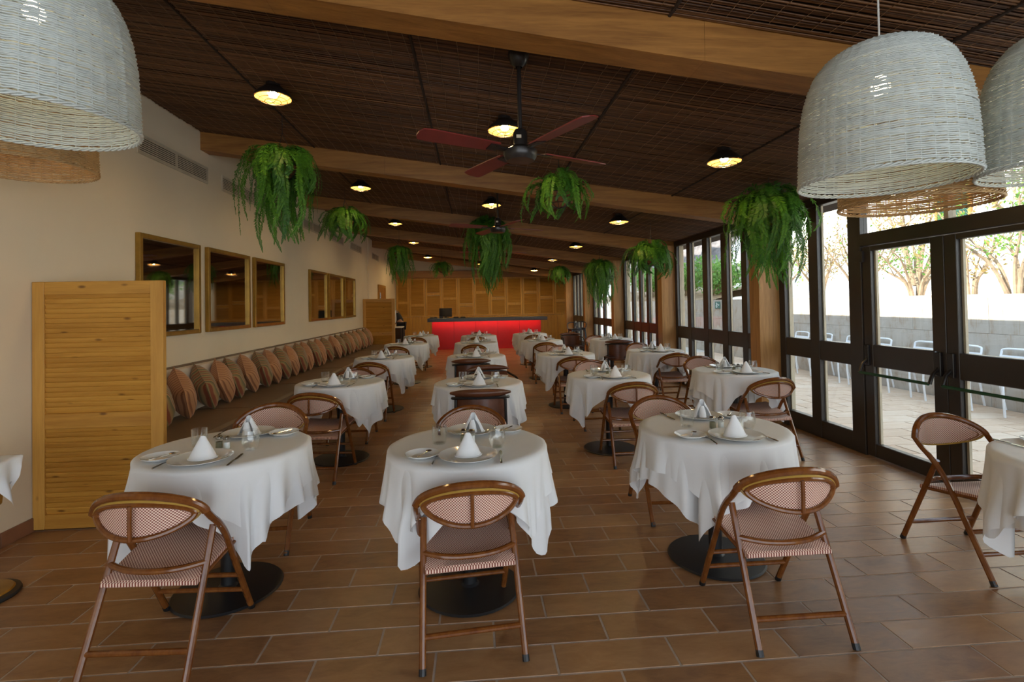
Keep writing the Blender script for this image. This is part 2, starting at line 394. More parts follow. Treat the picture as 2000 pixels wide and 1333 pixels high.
def dup(root, loc, rz=0.0, label=None, group=None, scale=None):
    r = root.copy(); COL.objects.link(r); r.location = loc; r.rotation_euler = (0, 0, rz)
    if scale: r.scale = scale
    if label: r['label'] = label
    if group: r['group'] = group
    for ch in list(root.children):
        c = ch.copy(); COL.objects.link(c); c.parent = r
        for g in list(ch.children):
            d = g.copy(); COL.objects.link(d); d.parent = c
    return r
def catmull(pts, n=6):
    P = [Vector(p) for p in pts]; out = []
    for i in range(len(P) - 1):
        p0 = P[max(i - 1, 0)]; p1 = P[i]; p2 = P[i + 1]; p3 = P[min(i + 2, len(P) - 1)]
        for k in range(n):
            t = k / n
            out.append(0.5 * ((2 * p1) + (p2 - p0) * t + (2 * p0 - 5 * p1 + 4 * p2 - p3) * t * t + (3 * p1 - p0 - 3 * p2 + p3) * t ** 3))
    out.append(P[-1]); return out
def proj(p):
    d = Vector(p) - Vector((0, 0, EYE)); z = d.dot(fwd)
    if z < 0.05: return None
    return (1000 + F_PX * d.dot(Rv) / z, CY - F_PX * d.dot(Uv) / z, z)
def zc(x): return 3.10 - 0.135 * x          # underside of the sloping reed ceiling
SLOPE = math.atan(0.135)

# ================================================================== SETTING
XL, XR, YB = -3.04, 3.71, 20.2
Y0 = -4.0
# ---- floor with tiles
fl = MB().b2(XL - 0.1, 3.95, Y0, YB + 0.1, -0.10, -0.0022)
floor = struct('floor', fl, M_grout)
TL, TW, TX0, TY0 = 0.50694, 0.18763, 0.3202, 2.24695
def tile_mb(mb, cx, cy, L, W, top=0.0, t=0.006, ch=0.003):
    hx, hy = L / 2, W / 2; b = len(mb.v)
    for (x, y, z) in ((-hx, -hy, top - t), (hx, -hy, top - t), (hx, hy, top - t), (-hx, hy, top - t), (-hx + ch, -hy + ch, top), (hx - ch, -hy + ch, top), (hx - ch, hy - ch, top), (-hx + ch, hy - ch, top)):
        mb.v.append((cx + x, cy + y, z))
    for q in ((4, 5, 6, 7), (0, 1, 5, 4), (1, 2, 6, 5), (2, 3, 7, 6), (3, 0, 4, 7)): mb.f.append(tuple(b + k for k in q))
tile_me = None
cells = []
for k in range(-97, 34):
    yc = TY0 - (k + 0.5) * TW
    if yc < Y0 or yc > YB: continue
    n0 = 0 if k % 2 == 0 else 1
    for q in range(-9, 9):
        x0 = TX0 + (n0 + 2 * q) * TL / 2; x1 = x0 + TL
        a, b = max(x0, XL), min(x1, 3.80)
        if b - a < 0.03: continue
        cells.append((0.5 * (a + b), yc, b - a))
def size_on_frame(c):
    p = proj((c[0], c[1], 0))
    if p is None or not (-120 < p[0] < 2120 and p[1] < 1440): return -1
    return c[2] * F_PX / p[2]
ranked = sorted(cells, key=lambda c: -size_on_frame(c))
near = [c for c in ranked if size_on_frame(c) > 0][:300]
nearset = set(near)
fullme = {}
for c in near:
    L = round(c[2], 3)
    if L not in fullme:
        mb = MB(); tile_mb(mb, 0, 0, L - 0.006, TW - 0.006); fullme[L] = mb.mesh('tile', M_tile, 0)
    link('tile', fullme[L], floor, (c[0], c[1], 0))
mb = MB()
for c in cells:
    if c not in nearset: tile_mb(mb, c[0], c[1], c[2] - 0.006, TW - 0.006)
stuff(obj('tiles', mb, M_tile, floor, smooth=0))

# ---- left wall, back wall
struct('wall_left', MB().b2(XL - 0.15, XL, Y0, YB + 0.15, -0.1, 3.75), M_wall, smooth=0)
bb = sroot('baseboard_left', (XL, 0, 0))
bme = MB().b2(0, 0.014, -0.248, 0.248, 0.0, 0.095, 0.003).mesh('tile', M_base_tile, 0)
for i in range(16): link('tile', bme, bb, (0, -4 + 0.25 + i * 0.5, 0))
wb = struct('wall_back', MB().b2(XL - 0.15, 4.2, YB, YB + 0.15, -0.1, 3.75), M_wall, smooth=0)
# ---- ceiling boards above the reeds
cl = MB()
cl.v = [(XL - .15, Y0, zc(XL - .15) + .05), (4.35, Y0, zc(4.35) + .05), (4.35, YB + .15, zc(4.35) + .05), (XL - .15, YB + .15, zc(XL - .15) + .05)]
cl.v += [(x, y, z + 0.12) for x, y, z in cl.v]
cl.f = [(0, 1, 2, 3)[::-1], (4, 5, 6, 7), (0, 1, 5, 4), (1, 2, 6, 5), (2, 3, 7, 6), (3, 0, 4, 7)]
ceiling = struct('ceiling', cl, M_dark, smooth=0)
BEAM_Y = [(-0.75, -0.56), (2.50, 2.69), (5.94, 6.13), (9.14, 9.33), (12.39, 12.58), (15.64, 15.83), (18.84, 19.03)]
SEAM_X = [XL, -1.79, -0.36, 1.02, 2.40, 3.74]
cs, sn = cos(SLOPE), sin(SLOPE)
def slope_pt(x, y, dz=0.0): return (x, y, zc(x) + dz)
bays = [(-3.9, BEAM_Y[0][0])] + [(BEAM_Y[i][1], BEAM_Y[i + 1][0]) for i in range(len(BEAM_Y) - 1)] + [(BEAM_Y[-1][1], YB)]
rng = random.Random(3)
for bi, (ya, yb) in enumerate(bays):
    if yb < 0: continue
    mb = MB(); pitch = 0.0125
    for si in range(5):
        xa, xb = SEAM_X[si] + 0.012, SEAM_X[si + 1] - 0.012
        y = ya + 0.006
        while y < yb:
            r = rng.uniform(0.0046, 0.0072); j = rng.uniform(-0.012, 0.012); zo = rng.uniform(-0.004, 0.004)
            xm = xa + (xb - xa) * rng.uniform(.3, .7)
            mb.tube([slope_pt(xa + rng.uniform(-.01, .004), y, zo), slope_pt(xm, y + j * .5, zo + rng.uniform(-.004, .002)), slope_pt(xb + rng.uniform(-.004, .01), y + rng.uniform(-.004, .004), zo)], r, 5, cap=False)
            y += pitch * rng.uniform(0.85, 1.15)
    stuff(obj('reed_mat', mb, M_reed, ceiling, smooth=180))
    mb = MB(); x = XL + 0.06
    while x < 3.7:
        pts = []; y = ya; off = 0
        while y <= yb:
            off += rng.uniform(-0.013, 0.013); off *= 0.85
            pts.append(slope_pt(x + off, y, -0.0085)); y += 0.13
        if len(pts) > 2 and min(abs(x - s) for s in SEAM_X) > 0.03: mb.tube(pts, 0.0015 if yb < 10 else 0.0020, 3, cap=False)
        x += 0.112
    stuff(obj('binding_wire', mb, M_wire, ceiling, smooth=180))
    for s in SEAM_X[1:-1]:
        obj('batten', MB().tube([slope_pt(s, ya, -0.004), slope_pt(s, yb, -0.004)], 0.011, 6), M_dark, ceiling)
for (ya, yb) in BEAM_Y:
    mb = MB(); xs = [XL, -1.0, 1.2, 3.72] if ya < 6 else [XL, 0.6, 3.72]
    for a, b in zip(xs[:-1], xs[1:]):
        a2 = a + (0.0015 if a > XL else 0)
        v0 = len(mb.v)
        for x in (a2, b):
            for y in (ya, yb):
                for dz in (0.03, -0.21): mb.v.append((x, y, zc(x) + dz))
        for q in ((0, 1, 3, 2), (4, 6, 7, 5), (0, 4, 5, 1), (2, 3, 7, 6), (0, 2, 6, 4), (1, 5, 7, 3)): mb.f.append(tuple(v0 + k for k in q))
    o = struct('beam', mb, M_beam, smooth=0)
for (ya, yb) in BEAM_Y:
    c = struct('column', MB().b2(3.45, 3.735, ya - 0.015, yb + 0.01, -0.02, zc(3.45) - 0.10, 0.004), M_post, smooth=0)
    obj('outer_post', MB().b2(3.80, 3.88, ya - 0.02, yb + 0.02, -0.02, 2.55, 0.01), M_jamb, c)

# ---- window wall
def profile(mb, y0, y1, z0, z1, d=0.075, x=XR): mb.b2(x, x + d, y0, y1, z0, z1, 0.006)
def window_bay(num, ya, yb, stiles, door=None):
    """stiles: (y0, y1) verticals; panes between; rails common"""
    root = sroot('window_%d' % num)
    obj('head_rail', MB().b2(XR - 0.01, XR + 0.09, ya, yb, 2.50, 2.66, 0.006), M_frame, root)
    for (a, b) in stiles: obj('stile', MB().b2(XR - 0.004, XR + 0.08, a, b, 0.0, 2.50, 0.006), M_frame, root)
    for (s0, s1) in zip(stiles[:-1], stiles[1:]):
        a, b = s0[1], s1[0]
        if door and a >= door[0] - 0.3 and b <= door[1] + 0.3: continue
        obj('rail', MB().b2(XR, XR + 0.075, a, b, 0.84, 1.05, 0.006), M_frame, root)
        obj('bottom_rail', MB().b2(XR, XR + 0.075, a, b, 0.0, 0.19, 0.006), M_frame, root)
        for z0, z1 in ((0.19, 0.84), (1.05, 2.50)):
            obj('pane', MB().b2(XR + 0.034, XR + 0.040, a, b, z0, z1), M_pane, root, smooth=0)
            bead = MB()
            bead.b2(XR + 0.044, XR + 0.066, b - 0.018, b, z0, z1); bead.b2(XR + 0.044, XR + 0.066, a, a + 0.006, z0, z1)
            obj('glazing_bead', bead, M_jamb, root, smooth=0)
    return root
# near bay behind the lens, bay with the double door, and the four bays beyond
window_bay(1, -0.55, 2.48, [(-0.55, -0.47), (0.2, 0.28), (0.95, 1.05), (1.70, 1.78), (2.40, 2.48)])
w2 = window_bay(2, 2.72, 5.93, [(2.70, 2.80), (4.61, 4.775), (5.225, 5.375), (5.82, 5.93)], door=(2.80, 4.61))
window_bay(3, 6.14, 9.13, [(6.14, 6.24), (6.66, 6.80), (7.20, 7.37), (7.82, 7.99), (8.46, 8.60), (9.03, 9.13)])
window_bay(4, 9.34, 12.38, [(9.34, 9.46), (10.02, 10.18), (10.56, 10.70), (11.06, 11.20), (11.58, 11.72), (12.26, 12.38)])
window_bay(5, 12.59, 15.63, [(12.59, 12.71), (13.30, 13.46), (14.26, 14.44), (14.98, 15.08), (15.52, 15.63)])
window_bay(6, 15.84, 18.83, [(15.84, 15.96), (16.4, 16.54), (17.0, 17.12), (17.55, 17.66), (18.1, 18.24), (18.7, 18.83)])
obj('hinge_block', MB().b2(3.69, 3.72, 4.57, 4.62, 1.84, 1.95, 0.004), M_frame, w2)
# transom over the doors
for a, b in ((2.80, 3.70), (3.74, 4.61)):
    obj('pane', MB().b2(XR + 0.034, XR + 0.040, a, b, 2.11, 2.50), M_pane, w2, smooth=0)
obj('transom_rail', MB().b2(XR - 0.01, XR + 0.085, 2.80, 4.61, 1.99, 2.11, 0.006), M_frame, w2)
obj('transom_bar', MB().b2(XR, XR + 0.07, 3.70, 3.74, 2.11, 2.50, 0.004), M_jamb, w2)
def door_leaf(num, y0, y1, hinge_hi):
    d = sroot('door_%d' % num)
    for a, b in ((y0, y0 + 0.12), (y1 - 0.10, y1)): obj('stile', MB().b2(XR + 0.005, XR + 0.07, a, b, 0.01, 1.985, 0.006), M_frame, d)
    for z0, z1 in ((0.01, 0.135), (0.855, 1.06), (1.94, 1.985)): obj('rail', MB().b2(XR + 0.006, XR + 0.069, y0 + 0.12, y1 - 0.10, z0, z1, 0.005), M_frame, d)
    for z0, z1 in ((0.135, 0.855), (1.06, 1.94)):
        obj('pane', MB().b2(XR + 0.034, XR + 0.040, y0 + 0.12, y1 - 0.10, z0, z1), M_pane, d, smooth=0)
        obj('glazing_bead', MB().b2(XR + 0.044, XR + 0.066, y1 - 0.12, y1 - 0.10, z0, z1), M_jamb, d, smooth=0)
    bar = obj('push_bar', MB().tube([(XR - 0.09, y0 + 0.07, 0.80), (XR - 0.09, y1 - 0.05, 0.80)], 0.013, 10), M_green, d)
    for yy in (y0 + 0.06, y1 - 0.045):
        m2 = MB().b2(XR - 0.02, XR + 0.006, yy - 0.028, yy + 0.028, 0.86, 1.06, 0.008)
        m2.tube([(XR - 0.005, yy, 0.93), (XR - 0.06, yy, 0.88), (XR - 0.09, yy, 0.80)], 0.014, 8)
        obj('bar_bracket', m2, M_blackgloss, d)
    obj('lock_plate', MB().b2(XR - 0.004, XR + 0.006, y0 + 0.04, y0 + 0.075, 0.90, 0.965, 0.002), M_steel, d)
    return d
door_leaf(1, 3.755, 4.60, True)
door_leaf(2, 2.82, 3.75, False)

# ---- back wall cladding: louvred shutters above planks, header beam
mb = MB(); x = XL + 0.02
while x < 4.1:
    mb.b2(x, x + 0.118, YB - 0.035, YB, 0.0, 1.06, 0.004); x += 0.122
stuff(obj('planks', mb, M_panel, wb, smooth=0))
px = [-3.02, -2.52, -1.89, -1.26, -0.62, 0.02, 0.65, 1.29, 1.93, 2.58, 3.22, 3.80]
mids = [1.62, 1.52, 1.95, 1.76, 1.50, 1.99, 1.74, 1.52, 1.97, 1.74, 1.6]
for i in range(11):
    x0, x1 = px[i] + 0.004, px[i + 1] - 0.004; z0, z1 = 1.07, 2.58; y0, y1 = YB - 0.05, YB
    fr = MB()
    fr.b2(x0, x0 + 0.07, y0, y1, z0, z1, 0.004); fr.b2(x1 - 0.07, x1, y0, y1, z0, z1, 0.004)
    for za, zb in ((z0, z0 + 0.06), (z1 - 0.05, z1), (mids[i] - 0.05, mids[i] + 0.05)): fr.b2(x0 + 0.07, x1 - 0.07, y0 + 0.004, y1, za, zb, 0.003)
    sh = obj('shutter', fr, M_panel, wb, smooth=0)
    sl = MB(); z = z0 + 0.075
    while z < z1 - 0.06:
        if abs(z - mids[i]) > 0.058: sl.box(((x0 + x1) / 2, YB - 0.022, z), (x1 - x0 - 0.14, 0.008, 0.045), Matrix.Rotation(radians(-28), 3, 'X'))
        z += 0.034
    stuff(obj('slats', sl, M_panel_d, sh, smooth=0))
obj('header_beam', MB().b2(XL, 3.9, YB - 0.16, YB, 2.58, 2.86, 0.005), M_beam, wb, smooth=0)
struct('trim_1', MB().b2(3.86, 4.16, 19.05, 19.9, 0, 2.6, 0.006), M_frame)
struct('trim_2', MB().b2(XL, XL + 0.035, 14.9, 15.25, 0, 3.5, 0.004), M_wall)
d3 = sroot('door_3')
obj('leaf', MB().b2(XL, XL + 0.03, 16.5, 17.6, 0, 2.12, 0.005), M_beam, d3)
obj('frame', MB().b2(XL, XL + 0.045, 16.42, 16.5, 0, 2.2).b2(XL, XL + 0.045, 17.6, 17.68, 0, 2.2).b2(XL, XL + 0.045, 16.5, 17.6, 2.12, 2.2), M_panel_d, d3, smooth=0)
obj('handle', MB().tube([(XL + .05, 16.62, 1.7), (XL + .05, 16.62, 1.95)], 0.012, 8), M_steel, d3)

# unseen block added over the far bays to keep the far garden in shade
struct('wall_shade_block', MB().b2(-9, 3.3, 12.2, 34, 3.75, 8.2), M_white, smooth=0)

# ================================================================== TERRACE AND GARDEN OUTSIDE
tb = struct('floor_terrace', MB().b2(3.79, 7.4, -4, 24, -0.12, -0.012), M_concrete, smooth=0)
ome = {}
y = 1.9; k = 0
tl = []
while y < 16:
    x = 3.95 - (0.3 if k % 2 else 0)
    while x < 6.95:
        a, b = max(3.9, x), min(6.95, x + 0.6)
        if b - a > 0.05: tl.append(((a + b) / 2, y + 0.15, b - a))
        x += 0.6
    y += 0.3; k += 1
for i, (cx, cy_, L) in enumerate(tl):
    L = round(L, 3)
    if L not in ome:
        mb = MB(); tile_mb(mb, 0, 0, L - 0.008, 0.292, 0.0, 0.008, 0.004); ome[L] = mb.mesh('tile', M_tile_out, 0)
    if cy_ < 14.5: link('tile', ome[L], tb, (cx, cy_, -0.004))
gw = struct('wall_terrace', MB().b2(6.97, 7.25, -2, 26, -0.12, 1.49), M_stone, smooth=0)
bm = [MB().box((0, 0, 0), (0.03, 1.197, h), None, 0.002).mesh('block', M_stone, 0) for h in (0.494, 0.494, 0.49)]
for r_ in range(3):
    for i in range(15):
        link('block', bm[r_], gw, (6.972 + 0.002 * ((i * 7 + r_ * 3) % 3), 3.4 + i * 1.2 + (0.6 if r_ == 1 else 0), 0.24 + 0.495 * r_))
obj('coping', MB().b2(6.968, 7.26, -2, 26, 1.485, 1.52), M_stone, gw, smooth=0)
# planted bank above the wall
def bank(name, xs, zs, y0, y1, mat, amp, ny=40, seed=0):
    mb = MB()
    def fn(u, v):
        k = u * (len(xs) - 1); i = min(int(k), len(xs) - 2); t = k - i
        x = xs[i] + (xs[i + 1] - xs[i]) * t; z = zs[i] + (zs[i + 1] - zs[i]) * t; y = y0 + (y1 - y0) * v
        a = amp * min(1, max(0, (x - xs[0]) * 2))
        z += a * noise.noise(Vector((x * .9 + seed, y * .9, 0))) + a * .5 * noise.noise(Vector((x * 2.6, y * 2.6, seed)))
        return (x, y, z)
    mb.grid(fn, 24, ny)
    return struct(name, mb, mat, smooth=180)
bank('terrain_pale_bank', [7.2, 8.6, 11.0, 13.4], [1.40, 1.6, 2.6, 3.3], -2, 20.6, M_sand, 0.12)
bank('terrain_soil_bank', [7.2, 8.2, 9.95], [1.44, 1.74, 2.06], 15.5, 34, M_soil, 0.14, 60, 3)
gw2 = struct('wall_upper_garden', MB().b2(9.95, 10.2, 18.5, 34, 1.2, 2.88), M_concrete, smooth=0)
rk = bank('terrain_lava_slope', [10.1, 11.4, 13.2, 17.0], [2.8, 4.6, 7.0, 12.0], 20.4, 44, M_rock, 0.7, 70, 9)
# white house behind the garden
house = thing('house', 'white rendered house with a dark green shuttered window beyond the shrubs', 'house', (13.4, 8, 0))
obj('facade', MB().b2(0, 5, -11.5, 4.6, 1.5, 8.5), M_white, house, smooth=0)
hw = obj('window', MB().b2(-0.05, 0.02, 4.66, 4.74, 3.45, 5.0).b2(-0.05, 0.02, 5.66, 5.74, 3.45, 5.0).b2(-.05, .02, 4.74, 5.66, 3.45, 3.53).b2(-.05, .02, 4.74, 5.66, 4.92, 5.0).b2(-.05, .02, 5.17, 5.23, 3.53, 4.92), M_beam, house, smooth=0)
obj('facade_return', MB().b2(0.02, 5, 4.6, 12.4, 1.5, 8.5), M_white, house, smooth=0)
for a, b in ((4.74, 5.17), (5.23, 5.66)):
    m2 = MB().b2(-0.03, 0.0, a, b, 3.53, 4.92)
    for i in range(16): m2.b2(-0.042, -0.03, a + .04, b - .04, 3.60 + i * 0.08, 3.655 + i * 0.08)
    obj('shutter', m2, M_shutter, hw, smooth=0)
# shrubs
def branchy(rng, h, spread, nb, r0):
    mb = MB(); tips = []
    for i in range(nb):
        a = 2 * pi * i / nb + rng.uniform(-.4, .4); s = spread * rng.uniform(.5, 1)
        p = [Vector((0.06 * cos(a), 0.06 * sin(a), 0)), Vector((s * .25 * cos(a), s * .25 * sin(a), h * .3)), Vector((s * .65 * cos(a + .2), s * .65 * sin(a + .2), h * rng.uniform(.5, .65))), Vector((s * cos(a + .1), s * sin(a + .1), h * rng.uniform(.75, 1.0)))]
        c = catmull(p, 4); mb.tube(c, [r0 * (1 - .85 * k / (len(c) - 1)) for k in range(len(c))], 6)
        for t in (6, 8, 10, 12):
            q = c[min(t, len(c) - 1)]; tips.append(q)
            for _ in range(2):
                e = q + Vector((rng.uniform(-1, 1), rng.uniform(-1, 1), rng.uniform(-.2, .8))) * spread * .34
                m = (q + e) / 2 + Vector((0, 0, .05)); mb.tube([q, m, e], [r0 * .3, r0 * .2, r0 * .1], 4); tips.append(e); tips.append((m + e) / 2)
    return mb, tips
def leaves(rng, tips, n, size, spread, up=0.3):
    mb = MB()
    for _ in range(n):
        c = Vector(rng.choice(tips)) + Vector((rng.gauss(0, spread), rng.gauss(0, spread), rng.gauss(0, spread * .8)))
        d = Vector((rng.uniform(-1, 1), rng.uniform(-1, 1), rng.uniform(-.6, 1) + up)).normalized(); sd = d.orthogonal().normalized()
        sd = Matrix.Rotation(rng.uniform(0, 6.28), 3, d) @ sd; L = size * rng.uniform(.6, 1.3); wd = L * .26
        nn = d.cross(sd) * L * .08
        b = len(mb.v); mb.v += [tuple(c), tuple(c + d * L * .5 + sd * wd + nn), tuple(c + d * L), tuple(c + d * L * .5 - sd * wd + nn)]
        mb.f += [(b, b + 1, b + 2), (b, b + 2, b + 3)]
    return mb
SHR = [  # x, y, height, spread, leaf count, leaf size, material, label
    (7.60, 8.20, 1.15, 0.85, 520, 0.058, M_leaf, 'half bare shrub with thick trunks on the terrace wall behind the first door leaf'),
    (7.55, 6.55, 1.70, 1.05, 900, 0.066, M_leaf, 'leafy green shrub on the terrace wall behind the second door leaf'),
    (7.70, 7.35, 1.0, 0.60, 220, 0.075, M_leaf_dry, 'small twiggy shrub on the terrace wall between the two larger shrubs'),
    (7.60, 9.45, 1.55, 0.85, 900, 0.058, M_leaf_dry, 'dry yellowish shrub on the terrace wall behind the second window pane'),
    (7.55, 10.6, 1.4, 0.75, 900, 0.058, M_leaf_dry, 'thin dry shrub on the terrace wall behind the first window pane beside the pale bank'),
    (8.90, 7.2, 2.3, 1.4, 1300, 0.075, M_leaf_dry, 'large open shrub on the pale bank behind the terrace shrubs'),
    (8.90, 9.6, 2.4, 1.4, 1300, 0.075, M_leaf_dry, 'large sparse tawny shrub on the pale bank, below the white house'),
    (9.2, 4.6, 2.3, 1.5, 1300, 0.08, M_leaf, 'broad green shrub on the pale bank at the edge of the door view'),
    (7.7, 12.2, 1.3, 0.7, 380, 0.09, M_leaf, 'pale barked bush on the wall where the pale bank ends'),
]
for i, (x, y, h, s, n, ls, mt, lab) in enumerate(SHR):
    rg = random.Random(40 + i); t = thing('shrub', lab, 'shrub', (x, y, 1.42 if x < 8 else 1.75), 0, 'shrubs above the terrace wall')
    bmh, tips = branchy(rg, h, s, 7, 0.035 if h < 2 else 0.045)
    obj('trunk', bmh, M_bark, t); stuff(obj('foliage', leaves(rg, tips, n, ls, 0.11), mt, t, smooth=0))
BSH = [(8.0, 15.9, .8, .6), (8.3, 17.2, 1.2, .7), (8.0, 18.7, .9, .7), (8.1, 20.4, 1.25, .7), (8.1, 22.3, 1.05, .8), (8.5, 24.5, 1.3, .9)]
BL = ['pale green bush on the garden wall right of the green emergency sign', 'bright green bush on the garden wall above the green emergency sign', 'low green bush on the garden wall left of the green emergency sign', 'tall green bush on the garden wall behind the third window bay', 'round green bush on the garden wall, second last towards the far end', 'big green bush on the garden wall at the far end']
for i, (x, y, h, s) in enumerate(BSH):
    rg = random.Random(80 + i); t = thing('bush', BL[i], 'bush', (x, y, 1.6), 0, 'green bushes on the far garden wall')
    bmh, tips = branchy(rg, h, s, 8, 0.03)
    obj('trunk', bmh, M_bark, t); stuff(obj('foliage', leaves(rg, tips, 1500, 0.13, 0.16, .5), M_grass, t, smooth=0))
# emergency sign on the garden wall
sg = thing('safety_sign', 'small green and white emergency exit sign on the grey garden wall', 'sign', (6.945, 14.05, 1.37))
obj('plate', MB().b2(-0.008, 0.0, -0.15, 0.15, -0.10, 0.10), M_sign, sg, smooth=0)
fg = MB(); X0 = -0.0095
fg.v = []; fg.box((X0, 0.06, 0.055), (0.003, 0.03, 0.03)); fg.box((X0, 0.045, 0.01), (0.003, 0.03, 0.07), Matrix.Rotation(radians(20), 3, 'X')); fg.box((X0, 0.075, -0.045), (0.003, 0.018, 0.07), Matrix.Rotation(radians(-35), 3, 'X')); fg.box((X0, 0.025, -0.05), (0.003, 0.018, 0.06), Matrix.Rotation(radians(30), 3, 'X'))
fg.box((X0, 0.01, 0.03), (0.003, 0.05, 0.014)); fg.box((X0, -0.07, 0.0), (0.003, 0.07, 0.024)); fg.box((X0, -0.04, 0.0), (0.003, 0.05, 0.02), Matrix.Rotation(radians(45), 3, 'X'))
obj('pictogram', fg, M_signw, sg, smooth=0)
# white tubular terrace chairs along the wall (they face the building, -X)
def terrace_chair(label):
    t = thing('terrace_chair', label, 'chair', (0, 0, 0), 0, 'white terrace chairs along the wall')
    for s in (-1, 1): pass
    obj('front_legs', MB().tube(catmull([(0.02, -.20, 0.01), (0.0, -.205, .25), (0, -.20, .41), (0, -.16, .45), (0, 0, .452), (0, .16, .45), (0, .20, .41), (0.0, .205, .25), (0.02, .20, 0.01)], 4), 0.0135, 8), M_whitem, t)
    obj('back_loop', MB().tube(catmull([(.50, -.19, .01), (.42, -.20, .45), (.47, -.20, .74), (.485, -.17, .80), (.49, 0, .81), (.485, .17, .80), (.47, .20, .74), (.42, .20, .45), (.50, .19, .01)], 4), 0.0135, 8), M_whitem, t)
    for s in (-1, 1): obj('side_rail', MB().tube([(0, s * .19, .44), (.43, s * .195, .43)], 0.012, 8), M_whitem, t)
    for i in range(7): obj('slat', MB().b2(0.03 + i * .055, 0.07 + i * .055, -.185, .185, .440, .449, .002), M_whitem, t)
    for z in (.62, .70): obj('back_slat', MB().box((.455 + (z - .62) * .13, 0, z), (.008, .39, .05), Matrix.Rotation(radians(8), 3, 'Y')), M_whitem, t)
    return t
TCY = [4.6, 5.28, 5.95, 6.62, 7.30, 8.12, 8.72, 9.55, 10.2]
TCL = ['white tubular terrace chair at the near end of the row along the stone wall', 'white tubular terrace chair, second from the near end along the stone wall', 'white tubular terrace chair at the outer edge of the second door leaf', 'white tubular terrace chair seen just right of the centre door stile',
       'white tubular terrace chair seen through the first door leaf, beside its left stile', 'white tubular terrace chair half behind the wide post left of the doors', 'white tubular terrace chair seen through the window pane beside the doors', 'white tubular terrace chair seen through the window pane next to the wooden column', 'white tubular terrace chair at the far end of the row along the stone wall']
c0 = None
for i, yy in enumerate(TCY):
    if c0 is None: c0 = terrace_chair(TCL[0]); c0.location = (6.38, yy, 0)
    else: dup(c0, (6.38 + 0.02 * ((i * 5) % 3), yy, 0), 0.03 * ((i % 3) - 1), TCL[i])

# ================================================================== FURNITURE
ROWX = {'L': -1.325, 'C': -0.02, 'R': 1.365, 'W': 2.735}
TABLES = {'L1': (-1.335, 2.86), 'L2': (-1.33, 5.17), 'L3': (-1.31, 7.55), 'L4': (-1.325, 10.09), 'L5': (-1.31, 12.66),
          'C1': (-0.045, 2.735), 'C2': (0.033, 4.90), 'C3': (0.025, 7.45), 'C4': (0.037, 10.04), 'C5': (0.11, 12.3),
          'R1': (1.385, 2.90), 'R2': (1.37, 5.16), 'R3': (1.335, 7.42), 'R4': (1.35, 10.2), 'R5': (1.38, 12.62),
          'W0': (2.80, 2.04), 'W1': (2.73, 5.20), 'W2': (2.735, 7.555), 'W3': (2.775, 10.16)}
ROWN = {'L': 'banquette row', 'C': 'centre row', 'R': 'inner right row', 'W': 'window row'}
ORD = {'1': 'front', '2': 'second', '3': 'third', '4': 'fourth', '5': 'last'}
ORDW = {'0': 'front', '1': 'second', '2': 'third', '3': 'last'}
def tname(k): return '%s %s table' % ((ORDW if k[0] == 'W' else ORD)[k[1]], ROWN[k[0]])
R_T = 0.40; H_T = 0.75
def cloth_mesh(seed, half, rot, zoff, flare=0.10, amp=0.030, name='tablecloth', nth=180, nd=16, lift=0.0):
    rg = random.Random(seed); ph = [rg.uniform(0, 6.28) for _ in range(5)]
    mb = MB(); rings = []
    R = R_T + 0.004 + zoff
    for rr in (0.0, .18, .30, .37, R - 0.012): rings.append([(rr * cos(2 * pi * k / nth), rr * sin(2 * pi * k / nth), H_T + 0.006 + zoff) for k in range(nth)])
    ext = []; lz = []
    for k in range(nth):
        th = 2 * pi * k / nth; a = th - rot
        e = min(half / max(abs(cos(a)), abs(sin(a))), half * 1.36) - R
        # the hem is caught up on the chair seats at the front and the back of the table
        e *= 1 - lift * (exp(-((th - 1.5 * pi) / .48) ** 2) + exp(-((th - .5 * pi) / .48) ** 2))
        ext.append(e); lz.append(min(1, 2.4 * lift * (exp(-((th - 1.5 * pi) / .62) ** 2) + exp(-((th - .5 * pi) / .62) ** 2))))
    for i in range(1, nd + 1):
        ring = []
        for k in range(nth):
            th = 2 * pi * k / nth; a = th - rot; s = ext[k] * i / nd
            corner = abs(sin(2 * a)) ** 2
            fold = (sin(11 * th + ph[0]) * .5 + sin(17 * th + ph[1]) * .5 + sin(7 * th + ph[2]) * .3 + sin(27 * th + ph[3]) * .30)
            grow = min(1, s / 0.32)
            arc = min(s, 0.018); s2 = max(0, s - 0.018)
            r = R + arc * .62 + s2 * flare * (1 - .55 * corner) * (1 - lz[k]) + (1 - .6 * lz[k]) * amp * grow * fold * (0.65 + .9 * corner * grow)
            dth = 0.05 * grow * sin(9 * th + ph[4]) + 0.06 * grow * corner * sin(4 * a)
            z = H_T + 0.006 + zoff - (0.012 * (arc / 0.018) if True else 0) - s2 * (0.985 - .02 * corner)
            ring.append((r * cos(th + dth), r * sin(th + dth), max(z, 0.03)))
        rings.append(ring)
    mb.quad_strip(rings, True)
    return mb.mesh(name, M_cloth, 180)
base_me = MB().lathe([(0.0, 0.0), (0.262, 0.0), (0.27, 0.006), (0.262, 0.014), (0.06, 0.024), (0.0, 0.026)], 40).mesh('base_plate', M_black)
pole_me = MB().lathe([(0.055, 0.02), (0.038, 0.035), (0.038, 0.69), (0.06, 0.71)], 16).mesh('pole', M_black)
top_me = MB().lathe([(0, 0.71), (R_T - .02, 0.71), (R_T - .008, 0.72), (R_T - .008, 0.742), (R_T - .015, H_T), (0, H_T)], 48).mesh('tabletop', M_beam)
